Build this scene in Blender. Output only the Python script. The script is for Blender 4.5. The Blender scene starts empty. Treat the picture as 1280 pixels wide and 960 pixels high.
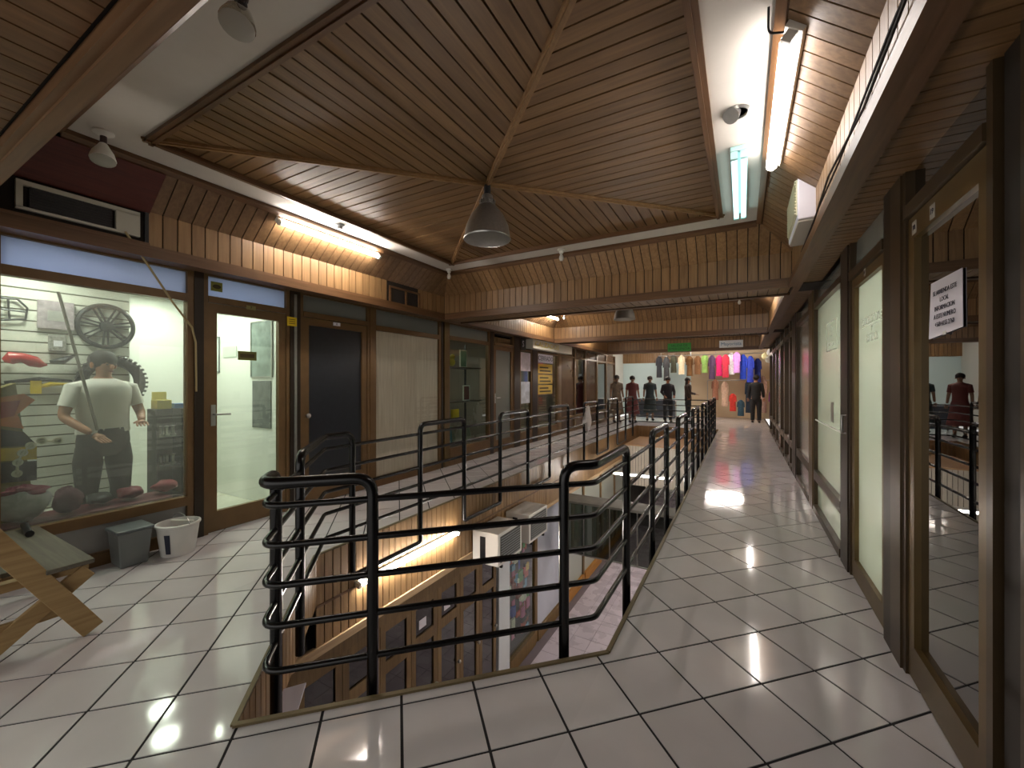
import bpy, bmesh, math, random
from mathutils import Vector, Matrix
random.seed(7)
C = bpy.context.scene.collection
SC = bpy.context.scene
PI = math.pi

# ------------------------------------------------------------------ camera, world, exposure
FPX, CAMH, YAW = 510.57, 1.432, math.radians(29.42)
cd = bpy.data.cameras.new('camera'); cam = bpy.data.objects.new('camera', cd); C.objects.link(cam)
cam.location = (0, 0, CAMH); cam.rotation_euler = (PI/2, 0, YAW)
cd.sensor_width = 36.0; cd.lens = FPX/1280*36.0; cd.shift_y = -1.8/1280; cd.clip_start = 0.02
SC.camera = cam
SC.view_settings.view_transform = 'Standard'; SC.view_settings.look = 'None'
SC.view_settings.exposure = 1.15; SC.view_settings.gamma = 1.0; SC.view_settings.use_curve_mapping = False
try:
    SC.cycles.use_denoising = True; SC.cycles.max_bounces = 8; SC.cycles.transparent_max_bounces = 16
    SC.cycles.sample_clamp_indirect = 6.0; SC.cycles.caustics_reflective = False; SC.cycles.caustics_refractive = False
except Exception: pass
W = bpy.data.worlds.new('world'); SC.world = W; W.use_nodes = True
W.node_tree.nodes['Background'].inputs[0].default_value = (1.0, 0.97, 0.92, 1)
W.node_tree.nodes['Background'].inputs[1].default_value = 0.6

# ------------------------------------------------------------------ helpers
def lin(h):
    h = h.lstrip('#'); r = []
    for i in (0, 2, 4):
        v = int(h[i:i+2], 16)/255; r.append(v/12.92 if v <= .04045 else ((v+.055)/1.055)**2.4)
    return (*r, 1)
FW = Vector((-math.sin(YAW), math.cos(YAW), 0)); RT = Vector((math.cos(YAW), math.sin(YAW), 0)); CO = Vector((0, 0, CAMH))
def ray(px, py): return FW + RT*((px-640)/FPX) + Vector((0, 0, (478.2-py)/FPX))
def onx(px, py, x): d = ray(px, py); return CO + d*(x/d.x)
def onz(px, py, z): d = ray(px, py); return CO + d*((z-CAMH)/d.z)

MATS = {}
def _new(name):
    m = bpy.data.materials.new(name); m.use_nodes = True; nt = m.node_tree
    return m, nt, nt.nodes['Principled BSDF']
def mat(name, c, rough=.5, metal=0., spec=.5, noise=None, bump=0., emit=None, es=1., coat=0.):
    """noise = (scale, strength): mottles the colour and, with bump, the relief"""
    if name in MATS: return MATS[name]
    m, nt, b = _new(name); c = lin(c) if isinstance(c, str) else c
    b.inputs['Base Color'].default_value = c; b.inputs['Roughness'].default_value = rough
    b.inputs['Metallic'].default_value = metal; b.inputs['Specular IOR Level'].default_value = spec
    b.inputs['Coat Weight'].default_value = coat; b.inputs['Coat Roughness'].default_value = .1
    if noise:
        g = nt.nodes.new('ShaderNodeNewGeometry'); n = nt.nodes.new('ShaderNodeTexNoise')
        n.inputs['Scale'].default_value = noise[0]; n.inputs['Detail'].default_value = 4
        nt.links.new(g.outputs['Position'], n.inputs['Vector'])
        r = nt.nodes.new('ShaderNodeMapRange'); r.inputs['From Min'].default_value = .25; r.inputs['From Max'].default_value = .75
        r.inputs['To Min'].default_value = 1-noise[1]; r.inputs['To Max'].default_value = 1+noise[1]
        nt.links.new(n.outputs['Fac'], r.inputs['Value'])
        x = nt.nodes.new('ShaderNodeMix'); x.data_type = 'RGBA'; x.blend_type = 'MULTIPLY'; x.inputs['Factor'].default_value = 1
        x.inputs[6].default_value = c; nt.links.new(r.outputs['Result'], x.inputs[7]); nt.links.new(x.outputs[2], b.inputs['Base Color'])
        if bump:
            bp = nt.nodes.new('ShaderNodeBump'); bp.inputs['Strength'].default_value = bump; bp.inputs['Distance'].default_value = .01
            nt.links.new(n.outputs['Fac'], bp.inputs['Height']); nt.links.new(bp.outputs['Normal'], b.inputs['Normal'])
    if emit:
        b.inputs['Emission Color'].default_value = lin(emit) if isinstance(emit, str) else emit
        b.inputs['Emission Strength'].default_value = es
    MATS[name] = m; return m
def wood(name, c1, c2, grain, rough=.42, var=.13, coat=.0):
    """grain = axis the fibres run along (0,1,2); colour varies board by board"""
    if name in MATS: return MATS[name]
    m, nt, b = _new(name); N = nt.nodes.new; L = nt.links.new
    g = N('ShaderNodeNewGeometry'); oi = N('ShaderNodeObjectInfo')
    ad = N('ShaderNodeMath'); ad.operation = 'ADD'; L(g.outputs['Random Per Island'], ad.inputs[0]); L(oi.outputs['Random'], ad.inputs[1])
    fr = N('ShaderNodeMath'); fr.operation = 'FRACT'; L(ad.outputs[0], fr.inputs[0])
    mp = N('ShaderNodeMapping'); s = [38, 38, 38]; s[grain] = 2.2; mp.inputs['Scale'].default_value = s
    L(g.outputs['Position'], mp.inputs['Vector'])
    sc = N('ShaderNodeVectorMath'); sc.operation = 'ADD'; L(mp.outputs[0], sc.inputs[0])
    cb = N('ShaderNodeCombineXYZ'); m9 = N('ShaderNodeMath'); m9.operation = 'MULTIPLY'; m9.inputs[1].default_value = 60; L(fr.outputs[0], m9.inputs[0])
    for i in range(3): L(m9.outputs[0], cb.inputs[i])
    L(cb.outputs[0], sc.inputs[1])
    n = N('ShaderNodeTexNoise'); n.inputs['Scale'].default_value = 1; n.inputs['Detail'].default_value = 5; n.inputs['Distortion'].default_value = .6
    L(sc.outputs[0], n.inputs['Vector'])
    cr = N('ShaderNodeValToRGB'); cr.color_ramp.elements[0].color = lin(c2); cr.color_ramp.elements[1].color = lin(c1)
    cr.color_ramp.elements[0].position = .25; cr.color_ramp.elements[1].position = .75; L(n.outputs['Fac'], cr.inputs[0])
    r = N('ShaderNodeMapRange'); r.inputs['To Min'].default_value = 1-var; r.inputs['To Max'].default_value = 1+var; L(fr.outputs[0], r.inputs['Value'])
    x = N('ShaderNodeMix'); x.data_type = 'RGBA'; x.blend_type = 'MULTIPLY'; x.inputs['Factor'].default_value = 1
    L(cr.outputs[0], x.inputs[6]); L(r.outputs[0], x.inputs[7]); L(x.outputs[2], b.inputs['Base Color'])
    bp = N('ShaderNodeBump'); bp.inputs['Strength'].default_value = .12; bp.inputs['Distance'].default_value = .004
    L(n.outputs['Fac'], bp.inputs['Height']); L(bp.outputs['Normal'], b.inputs['Normal'])
    b.inputs['Roughness'].default_value = rough; b.inputs['Specular IOR Level'].default_value = .4
    b.inputs['Coat Weight'].default_value = coat; b.inputs['Coat Roughness'].default_value = .25
    MATS[name] = m; return m
def glass(name, tint='#F2F6F2', mult=1.7, rough=0.0, gloss=(1, 1, 1, 1), haze=0):
    if name in MATS: return MATS[name]
    m, nt, b = _new(name); N = nt.nodes.new; L = nt.links.new; nt.nodes.remove(b)
    out = nt.nodes['Material Output']
    t = N('ShaderNodeBsdfTransparent'); t.inputs[0].default_value = lin(tint)
    if haze:  # pale diffuse share that paints a reflected haze over the pane
        tr = t; df = N('ShaderNodeBsdfDiffuse'); df.inputs[0].default_value = (.8, .8, .76, 1); tl = N('ShaderNodeBsdfTranslucent'); tl.inputs[0].default_value = (.8, .8, .76, 1)
        ad = N('ShaderNodeMixShader'); L(df.outputs[0], ad.inputs[1]); L(tl.outputs[0], ad.inputs[2]); t = N('ShaderNodeMixShader'); t.inputs[0].default_value = haze; L(tr.outputs[0], t.inputs[1]); L(ad.outputs[0], t.inputs[2])
    gl = N('ShaderNodeBsdfGlossy'); gl.inputs['Roughness'].default_value = rough; gl.inputs['Color'].default_value = gloss
    fr = N('ShaderNodeFresnel'); fr.inputs[0].default_value = 1.5
    mu = N('ShaderNodeMath'); mu.operation = 'MULTIPLY'; mu.inputs[1].default_value = mult; mu.use_clamp = True; gg = N('ShaderNodeNewGeometry'); iv = N('ShaderNodeMath'); iv.operation = 'SUBTRACT'; iv.inputs[0].default_value = 1; L(gg.outputs['Backfacing'], iv.inputs[1])
    mv = N('ShaderNodeMath'); mv.operation = 'MULTIPLY'; L(fr.outputs[0], mv.inputs[0]); L(iv.outputs[0], mv.inputs[1]); L(mv.outputs[0], mu.inputs[0])
    mx = N('ShaderNodeMixShader'); L(mu.outputs[0], mx.inputs[0]); L(t.outputs[0], mx.inputs[1]); L(gl.outputs[0], mx.inputs[2])
    L(mx.outputs[0], out.inputs['Surface']); MATS[name] = m; return m
def frosted(name, c, trans=.6, rough=.12, mult=1.4):
    if name in MATS: return MATS[name]
    m, nt, b = _new(name); N = nt.nodes.new; L = nt.links.new; nt.nodes.remove(b); out = nt.nodes['Material Output']
    tl = N('ShaderNodeBsdfTranslucent'); tl.inputs[0].default_value = lin(c); df = N('ShaderNodeBsdfDiffuse'); df.inputs[0].default_value = lin(c)
    m1 = N('ShaderNodeMixShader'); m1.inputs[0].default_value = trans; L(df.outputs[0], m1.inputs[1]); L(tl.outputs[0], m1.inputs[2])
    gl = N('ShaderNodeBsdfGlossy'); gl.inputs['Roughness'].default_value = rough
    fr = N('ShaderNodeFresnel'); fr.inputs[0].default_value = 1.45
    mu = N('ShaderNodeMath'); mu.operation = 'MULTIPLY'; mu.inputs[1].default_value = mult; mu.use_clamp = True; gg = N('ShaderNodeNewGeometry'); iv = N('ShaderNodeMath'); iv.operation = 'SUBTRACT'; iv.inputs[0].default_value = 1; L(gg.outputs['Backfacing'], iv.inputs[1])
    mv = N('ShaderNodeMath'); mv.operation = 'MULTIPLY'; L(fr.outputs[0], mv.inputs[0]); L(iv.outputs[0], mv.inputs[1]); L(mv.outputs[0], mu.inputs[0])
    mx = N('ShaderNodeMixShader'); L(mu.outputs[0], mx.inputs[0]); L(m1.outputs[0], mx.inputs[1]); L(gl.outputs[0], mx.inputs[2])
    L(mx.outputs[0], out.inputs['Surface']); MATS[name] = m; return m
def emis(name, c, s):
    if name in MATS: return MATS[name]
    m, nt, b = _new(name); nt.nodes.remove(b); e = nt.nodes.new('ShaderNodeEmission'); e.inputs[0].default_value = lin(c); e.inputs[1].default_value = s
    nt.links.new(e.outputs[0], nt.nodes['Material Output'].inputs['Surface']); MATS[name] = m; return m

FRAME = {}          # object name -> root matrix (children keep an identity transform)
class MB:
    def __init__(s): s.v = []; s.f = []
    def add(s, vs, fs):
        o = len(s.v); s.v += [tuple(p) for p in vs]; s.f += [tuple(i+o for i in f) for f in fs]; return s
    def box(s, x0, x1, y0, y1, z0, z1):
        if x0 > x1: x0, x1 = x1, x0
        if y0 > y1: y0, y1 = y1, y0
        if z0 > z1: z0, z1 = z1, z0
        return s.add([(x0,y0,z0),(x1,y0,z0),(x1,y1,z0),(x0,y1,z0),(x0,y0,z1),(x1,y0,z1),(x1,y1,z1),(x0,y1,z1)],
                     [(0,3,2,1),(4,5,6,7),(0,1,5,4),(1,2,6,5),(2,3,7,6),(3,0,4,7)])
    def hexa(s, a, b):      # two quads (lists of 4 points), a below b
        return s.add(list(a)+list(b), [(3,2,1,0),(4,5,6,7),(0,1,5,4),(1,2,6,5),(2,3,7,6),(3,0,4,7)])
    def bar(s, p, q, w, h, up=(0,0,1)):
        p, q = Vector(p), Vector(q); d = (q-p).normalized(); u = Vector(up)
        if abs(d.dot(u)) > .95: u = Vector((1,0,0))
        a = d.cross(u).normalized(); b = a.cross(d).normalized()
        c = lambda o: [o-a*w/2-b*h/2, o+a*w/2-b*h/2, o+a*w/2+b*h/2, o-a*w/2+b*h/2]
        return s.hexa(c(p), c(q))
    def tube(s, pts, r, n=8, closed=False, caps=True):
        pts = [Vector(p) for p in pts]; k = len(pts); rr = r if isinstance(r, (list, tuple)) else [r]*k
        prev = None; rings = []
        for i, p in enumerate(pts):
            if closed: t = (pts[(i+1) % k]-pts[i-1]).normalized()
            else: t = (pts[min(i+1, k-1)]-pts[max(i-1, 0)]).normalized()
            if prev is None:
                u = Vector((0,0,1)) if abs(t.z) < .9 else Vector((1,0,0)); a = t.cross(u).normalized()
            else:
                a = (prev - t*prev.dot(t)).normalized()
            prev = a; b = t.cross(a)
            rings.append([p+(a*math.cos(2*PI*j/n)+b*math.sin(2*PI*j/n))*rr[i] for j in range(n)])
        fs = []; m = k if closed else k-1
        for i in range(m):
            for j in range(n):
                i2 = (i+1) % k; fs.append((i*n+j, i*n+(j+1) % n, i2*n+(j+1) % n, i2*n+j))
        if caps and not closed: fs += [tuple(range(n))[::-1], tuple((k-1)*n+j for j in range(n))]
        return s.add([p for r_ in rings for p in r_], fs)
    def lathe(s, prof, c=(0,0,0), n=20, ax='z', sx=1, sy=1):
        c = Vector(c); vs = []; fs = []
        for r, z in prof:
            for j in range(n):
                a = 2*PI*j/n; x, y = r*math.cos(a)*sx, r*math.sin(a)*sy
                p = (x, y, z) if ax == 'z' else ((z, x, y) if ax == 'x' else (x, z, y)); vs.append(c+Vector(p))
        for i in range(len(prof)-1):
            for j in range(n): fs.append((i*n+j, i*n+(j+1) % n, (i+1)*n+(j+1) % n, (i+1)*n+j))
        if prof[0][0] > 1e-5: fs.append(tuple(range(n))[::-1])
        if prof[-1][0] > 1e-5: fs.append(tuple((len(prof)-1)*n+j for j in range(n)))
        return s.add(vs, fs)
    def prism(s, poly, z0, z1):     # poly in xy, extruded z
        n = len(poly)
        return s.add([(x,y,z0) for x,y in poly]+[(x,y,z1) for x,y in poly],
                     [tuple(range(n))[::-1], tuple(range(n, 2*n))]+[(i,(i+1)%n,n+(i+1)%n,n+i) for i in range(n)])
    def prism_x(s, poly, x0, x1):   # poly in yz, extruded x
        n = len(poly)
        return s.add([(x0,y,z) for y,z in poly]+[(x1,y,z) for y,z in poly],
                     [tuple(range(n))[::-1], tuple(range(n, 2*n))]+[(i,(i+1)%n,n+(i+1)%n,n+i) for i in range(n)])
    def blob(s, c, rx, ry, rz, amp=.12, seed=0, nu=12, nv=8):
        rnd = random.Random(seed); ph = [rnd.uniform(0, 6.3) for _ in range(6)]; vs = []; fs = []
        for i in range(nv+1):
            th = PI*i/nv
            for j in range(nu):
                a = 2*PI*j/nu
                k = 1+amp*(math.sin(3*a+ph[0]+2*th)+math.sin(5*a+ph[1]-3*th)*.6+math.sin(4*th+ph[2]+2*a)*.7)
                vs.append((c[0]+rx*k*math.sin(th)*math.cos(a), c[1]+ry*k*math.sin(th)*math.sin(a), c[2]+rz*k*math.cos(th)))
        for i in range(nv):
            for j in range(nu): fs.append((i*nu+j, (i+1)*nu+j, (i+1)*nu+(j+1) % nu, i*nu+(j+1) % nu))
        return s.add(vs, fs)
    def mesh(s, name, smooth=False, sub=None):
        me = bpy.data.meshes.new(name); me.from_pydata(s.v, [], s.f); me.update()
        bm = bmesh.new(); bm.from_mesh(me); bmesh.ops.recalc_face_normals(bm, faces=bm.faces)
        if smooth:
            for f in bm.faces: f.smooth = True
            for e in bm.edges:
                if len(e.link_faces) == 2 and e.calc_face_angle(0) > .7: e.smooth = False
        bm.to_mesh(me); bm.free(); return me
    def build(s, name, m, parent=None, smooth=False, bevel=0, **kw):
        if parent is not None and parent.name in FRAME:
            inv = FRAME[parent.name].inverted(); s.v = [tuple(inv @ Vector(p)) for p in s.v]
        return obj(name, s.mesh(name, smooth), m, parent, bevel=bevel, **kw)
def obj(name, me, m, parent=None, loc=None, label=None, cat=None, group=None, kind=None, bevel=0):
    o = bpy.data.objects.new(name, me); C.objects.link(o)
    if m is not None and not me.materials: me.materials.append(m)
    if parent is not None:
        o.parent = parent
        if parent.name in FRAME: FRAME[o.name] = FRAME[parent.name]
    if loc is not None: o.location = loc
    if bevel:
        b = o.modifiers.new('bevel', 'BEVEL'); b.width = bevel; b.segments = 2; b.limit_method = 'ANGLE'
    return tag(o, label, cat, group, kind)
def tag(o, label=None, cat=None, group=None, kind=None):
    if label: o['label'] = label
    if cat: o['category'] = cat
    if group: o['group'] = group
    if kind: o['kind'] = kind
    return o
def thing(name, loc, label, cat, group=None, rz=0, kind=None):
    o = bpy.data.objects.new(name, None); C.objects.link(o); o.location = loc; o.rotation_euler = (0, 0, rz); o.empty_display_size = .1
    FRAME[o.name] = Matrix.Translation(Vector(loc)) @ Matrix.Rotation(rz, 4, 'Z')
    return tag(o, label, cat, group, kind)
def struct(name, loc, label, cat=None): return thing(name, loc, label, cat or name.split('_')[0], kind='structure')
def box(name, m, parent, *a, **kw): return MB().box(*a).build(name, m, parent, **kw)
def text(body, size, m, parent, at, right, up, name='lettering', align='CENTER', ext=.0006, sx=1.0):
    cu = bpy.data.curves.new('t', 'FONT'); cu.body = body; cu.size = size; cu.align_x = align; cu.align_y = 'CENTER'; cu.extrude = ext
    cu.resolution_u = 2
    o = bpy.data.objects.new('t', cu); C.objects.link(o); dg = bpy.context.evaluated_depsgraph_get()
    me = bpy.data.meshes.new_from_object(o.evaluated_get(dg)); bpy.data.objects.remove(o); bpy.data.curves.remove(cu)
    r = Vector(right).normalized(); u = Vector(up).normalized(); n = r.cross(u)
    M = Matrix((( r.x, u.x, n.x, at[0]), (r.y, u.y, n.y, at[1]), (r.z, u.z, n.z, at[2]), (0,0,0,1)))
    inv = FRAME[parent.name].inverted() if parent is not None and parent.name in FRAME else Matrix.Identity(4)
    me.transform(inv @ M @ Matrix.Diagonal((sx, 1, 1, 1))); me.materials.clear(); me.name = name
    return obj(name, me, m, parent)
def skin(name, pts, edges, m, parent=None, sub=2):
    me = bpy.data.meshes.new(name)
    inv = FRAME[parent.name].inverted() if parent is not None and parent.name in FRAME else Matrix.Identity(4)
    me.from_pydata([tuple(inv @ Vector(p[:3])) for p in pts], edges, []); me.update()
    o = bpy.data.objects.new(name, me); C.objects.link(o)
    o.modifiers.new('s', 'SKIN').use_smooth_shade = True
    for i, p in enumerate(pts):
        r = p[3]; r = r if isinstance(r, tuple) else (r, r)
        o.data.skin_vertices[0].data[i].radius = r; o.data.skin_vertices[0].data[i].use_root = (i == 0)
    sb = o.modifiers.new('u', 'SUBSURF'); sb.levels = sub; sb.render_levels = sub
    dg = bpy.context.evaluated_depsgraph_get(); r = bpy.data.meshes.new_from_object(o.evaluated_get(dg))
    bpy.data.objects.remove(o); r.name = name
    for p in r.polygons: p.use_smooth = True
    r.materials.clear()
    return obj(name, r, m, parent)

# ------------------------------------------------------------------ materials
WD = ('#81623F', '#62472B')
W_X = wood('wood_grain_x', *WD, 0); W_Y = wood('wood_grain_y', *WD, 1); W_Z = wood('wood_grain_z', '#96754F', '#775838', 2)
W_TR = wood('wood_trim', '#6E4F35', '#54391F', 1, var=.08); W_TX = wood('wood_trim_x', '#6E4F35', '#54391F', 0, var=.08)
W_TRL = wood('wood_trim_light', '#94734C', '#775836', 1, var=.08); W_DK = mat('dark_gap', '#1C130C', .9)
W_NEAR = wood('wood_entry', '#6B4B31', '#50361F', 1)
W_LOW = wood('wood_lower', '#9A7A54', '#7A5C3A', 2)
PLA = mat('plaster', '#CFC9C0', .85, noise=(6, .04), bump=.05)
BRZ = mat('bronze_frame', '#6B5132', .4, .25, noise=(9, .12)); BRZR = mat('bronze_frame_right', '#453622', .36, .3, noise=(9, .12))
BRZL = mat('bronze_frame_light', '#66522F', .35, .4, noise=(9, .12))
BRZD = mat('bronze_frame_dark', '#2C2116', .4, .3)
BLK = mat('black_paint', '#060607', .25, 0, .4)
STEEL = mat('brushed_aluminium', '#A9A8A4', .33, .9, noise=(30, .1))
WHITE = mat('white_plastic', '#E4E2DA', .45); GREYP = mat('grey_plastic', '#8B8F90', .4)
BLACKP = mat('black_plastic', '#141416', .45); DKGLASS = glass('dark_glass', '#4A4540', 1.9); HAZY = glass('hazy_glass', '#EAF2EA', 1.5, haze=.09)  # parts shop pane: pale veil stands in for the haze of reflections
CLEAR = glass('clear_glass', '#EAF2EA', 1.5); FROST = frosted('frosted_glass', '#DDE2D8', .62, .22)
FROSTB = frosted('frosted_blue', '#C2CDE4', .6, .25, .8); FROSTG = frosted('frosted_grey', '#8F928C', .4, .18)
GROUT = mat('grout', '#1E1C1E', .8)
TUBE = emis('tube_glow', '#FFF6EC', 55); TUBER = emis('tube_glow_wide', '#FFF6F0', 13); TUBEF = emis('tube_glow_far', '#FFF6EC', 110); TUBEC = emis('tube_glow_cool', '#C8F4F4', 1.6)
PAPER = mat('paper', '#E3DEE8', .8); INK = mat('ink', '#3A3644', .8)
YEL = mat('yellow_card', '#E3C21A', .6); YINK = mat('brown_ink', '#3A2D08', .7)
def tile_mat(name, c, rough):
    m, nt, b = _new(name); N = nt.nodes.new; L = nt.links.new
    g = N('ShaderNodeNewGeometry'); oi = N('ShaderNodeObjectInfo'); n = N('ShaderNodeTexNoise'); n.inputs['Scale'].default_value = 3.5; n.inputs['Detail'].default_value = 6
    L(g.outputs['Position'], n.inputs['Vector'])
    ad = N('ShaderNodeMath'); ad.operation = 'ADD'; L(g.outputs['Random Per Island'], ad.inputs[0]); L(oi.outputs['Random'], ad.inputs[1])
    fr = N('ShaderNodeMath'); fr.operation = 'FRACT'; L(ad.outputs[0], fr.inputs[0])
    r = N('ShaderNodeMapRange'); r.inputs['To Min'].default_value = .94; r.inputs['To Max'].default_value = 1.05; L(fr.outputs[0], r.inputs[0])
    r2 = N('ShaderNodeMapRange'); r2.inputs['To Min'].default_value = .88; r2.inputs['To Max'].default_value = 1.08; L(n.outputs['Fac'], r2.inputs[0])
    mu = N('ShaderNodeMath'); mu.operation = 'MULTIPLY'; L(r.outputs[0], mu.inputs[0]); L(r2.outputs[0], mu.inputs[1])
    x = N('ShaderNodeMix'); x.data_type = 'RGBA'; x.blend_type = 'MULTIPLY'; x.inputs['Factor'].default_value = 1; x.inputs[6].default_value = lin(c)
    L(mu.outputs[0], x.inputs[7]); L(x.outputs[2], b.inputs['Base Color'])
    r3 = N('ShaderNodeMapRange'); r3.inputs['To Min'].default_value = rough*.7; r3.inputs['To Max'].default_value = rough*1.5; L(n.outputs['Fac'], r3.inputs[0]); L(r3.outputs[0], b.inputs['Roughness'])
    b.inputs['Specular IOR Level'].default_value = .55; return m
TILE = tile_mat('floor_tile', '#DAD5D6', .07); TILE2 = tile_mat('lower_tile', '#BDB2BC', .25)

XL, XR = -4.42, .74            # shop fronts
HL, HR, HA = -3.07, -.62, .91  # opening in the floor: sides and apex
HC = (HL+HR)/2; HE = 14.0
YN, YF = -2.6, 19.0

# ------------------------------------------------------------------ floor with diagonal tiles
def clip(poly, a, b, c):        # keep a*x+b*y<=c
    out = []
    for i in range(len(poly)):
        p, q = poly[i], poly[(i+1) % len(poly)]; dp, dq = a*p[0]+b*p[1]-c, a*q[0]+b*q[1]-c
        if dp <= 0: out.append(p)
        if dp*dq < 0: t = dp/(dp-dq); out.append((p[0]+(q[0]-p[0])*t, p[1]+(q[1]-p[1])*t))
    return out
def area(p): return abs(sum(p[i][0]*p[(i+1) % len(p)][1]-p[(i+1) % len(p)][0]*p[i][1] for i in range(len(p))))/2
def floor_pieces(poly):
    def inset(poly):
        for a in ((1,0,XR),(-1,0,-XL),(0,-1,-YN),(0,1,YF)): poly = clip(poly, *a) if len(poly) > 2 else []
        return poly
    poly = inset(poly)
    if len(poly) < 3: return []
    def hole(p): return HL < p[0] < HR and HA+abs(p[0]-HC) < p[1] < HE
    cx = sum(p[0] for p in poly)/len(poly); cy = sum(p[1] for p in poly)/len(poly)
    if not any(hole((p[0]*.999+cx*.001, p[1]*.999+cy*.001)) for p in poly+[(cx, cy)]) and (max(p[0] for p in poly) < HL+.001 or min(p[0] for p in poly) > HR-.001 or max(p[1] for p in poly) < HA+.6 or min(p[1] for p in poly) > HE-.001):
        # fully outside
        if not (min(p[0] for p in poly) < HC < max(p[0] for p in poly) and max(p[1] for p in poly) > HA and min(p[1] for p in poly) < HE): return [poly]
    out = []
    q = clip(poly, 1, 0, HL); out.append(q)
    q = clip(poly, -1, 0, -HR); out.append(q)
    m = clip(clip(poly, -1, 0, -HL), 1, 0, HR) if len(poly) > 2 else []
    if len(m) > 2:
        f = clip(m, 0, -1, -HE); out.append(f)
        l = clip(m, 1, 0, HC); out.append(clip(l, 1, 1, HA+HC) if len(l) > 2 else [])
        r = clip(m, -1, 0, -HC); out.append(clip(r, -1, 1, HA-HC) if len(r) > 2 else [])
    return [p for p in out if len(p) > 2 and area(p) > 2e-4]
fl = struct('floor', (0, 0, 0), 'glossy pale grey square floor tiles laid diagonally with dark joints')
slab = MB(); big = [(XL-.05, YN), (XR+.05, YN), (XR+.05, YF), (XL-.05, YF)]
for p in ([(XL-.05,YN),(HL,YN),(HL,YF),(XL-.05,YF)], [(HR,YN),(XR+.05,YN),(XR+.05,YF),(HR,YF)], [(HL,YN),(HC,YN),(HC,HA),(HL,HA+HC-HL)],
          [(HC,YN),(HR,YN),(HR,HA+HR-HC),(HC,HA)], [(HL,HE),(HR,HE),(HR,YF),(HL,YF)]):
    slab.prism(p, -.42, -.004)
slab.build('screed', GROUT, fl)
TS = .33; ta = math.radians(29.42-74.42)   # tile u axis relative to corridor
# calibrated grid: the camera stands at (u0,v0) in tile units
U0, V0 = -1.0444, -4.7037; s2 = math.sqrt(.5)
eu, ev = (s2, s2), (-s2, s2)
tiles = []; gap = .006
for iu in range(-30, 60):
    for iv in range(-30, 62):
        q = [((a-U0)*TS+ga, (b-V0)*TS+gb) for a, b, ga, gb in ((iu,iv,gap,gap),(iu+1,iv,-gap,gap),(iu+1,iv+1,-gap,-gap),(iu,iv+1,gap,-gap))]
        poly = [(u*eu[0]+v*ev[0], u*eu[1]+v*ev[1]) for u, v in q]
        cx = sum(p[0] for p in poly)/4; cy = sum(p[1] for p in poly)/4
        if not (XL-.3 < cx < XR+.3 and YN-.3 < cy < YF+.3): continue
        ps = floor_pieces(poly)
        if ps:
            dx, dy = cx, cy; Z = dx*FW.x+dy*FW.y; X = dx*RT.x+dy*RT.y
            vis = Z > .9 and abs(X/Z) < 1.35
            tiles.append(((0 if vis else 1), Z**3/(sum(map(area, ps))), ps))
tiles.sort(key=lambda t: (t[0], t[1]))
rest = MB()
for i, (_, _, ps) in enumerate(tiles):
    if i < 300:
        m = MB()
        for p in ps: m.prism(p, -.0039, 0)
        m.build('tile', TILE, fl)
    else:
        for p in ps: rest.prism(p, -.0039, 0)
tag(rest.build('tile_field', TILE, fl), kind='stuff')
# wooden lip and boarded edge of the opening
edge = struct('trim_1', (HC, HA, 0), 'brass coloured lip round the floor opening')
LIP = mat('lip_metal', '#6E6144', .5, .3)
pts = [(HL, HE), (HL, HA+HC-HL), (HC, HA), (HR, HA+HR-HC), (HR, HE)]
for a, b in zip(pts, pts[1:]): MB().bar((a[0], a[1], .006), (b[0], b[1], .004), .022, .012).build('lip_strip', LIP, edge)

# ------------------------------------------------------------------ ceiling: boarded coffers
ZB, ZF0, ZF1, ZT = 3.08, 2.52, 2.80, 2.43
def board_quad(m, p0, p1, p2, p3, n, t=.012):   # four corners, thickness along -n
    n = Vector(n)*t; a = [Vector(p) for p in (p0, p1, p2, p3)]
    m.hexa([p+n for p in a], a)
bx0, bx1, by0, by1 = -3.82, .13, .87, 4.83      # plaster band, outer edge
sx0, sx1, sy0, sy1 = -3.52, -.165, 1.175, 4.525  # square boarded panel
ce = struct('ceiling', ((sx0+sx1)/2, (sy0+sy1)/2, ZB), 'square wooden ceiling panel of boards meeting at diagonal battens in a white band')
cb = MB()
for q in ((bx0,sx0,by0,by1),(sx1,bx1,by0,by1),(sx0,sx1,by0,sy0),(sx0,sx1,sy1,by1)): cb.box(*q, ZB, ZB+.05)
cb.build('plaster_band', PLA, ce)
MB().box(sx0-.01, sx1+.01, sy0-.01, sy1+.01, ZB+.03, ZB+.06).build('backing', W_DK, ce)
nb = 33; ccx, ccy = (sx0+sx1)/2, (sy0+sy1)/2
zb0, zb1 = ZB+.006, ZB+.024; g = .0055
def tri_clip(poly, side):
    k = {'l': ((1,1,ccx+ccy),(1,-1,ccx-ccy)), 'r': ((-1,-1,-ccx-ccy),(-1,1,ccy-ccx)), 'n': ((1,1,ccx+ccy),(-1,1,ccy-ccx)), 'f': ((-1,-1,-ccx-ccy),(1,-1,ccx-ccy))}[side]
    for c in k:
        if len(poly) > 2: poly = clip(poly, *c)
    return poly
for side in 'lrnf':
    for i in range(nb):
        if side in 'lr':
            w = (sy1-sy0)/nb; y0 = sy0+i*w+g; y1 = sy0+(i+1)*w-g; p = [(sx0,y0),(sx1,y0),(sx1,y1),(sx0,y1)]
        else:
            w = (sx1-sx0)/nb; x0 = sx0+i*w+g; x1 = sx0+(i+1)*w-g; p = [(x0,sy0),(x1,sy0),(x1,sy1),(x0,sy1)]
        p = tri_clip(p, side)
        if len(p) > 2 and area(p) > 1e-3:
            dz = random.uniform(-.002, .002)
            MB().prism(p, zb0+dz, zb1).build('board', W_X if side in 'lr' else W_Y, ce)
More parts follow.
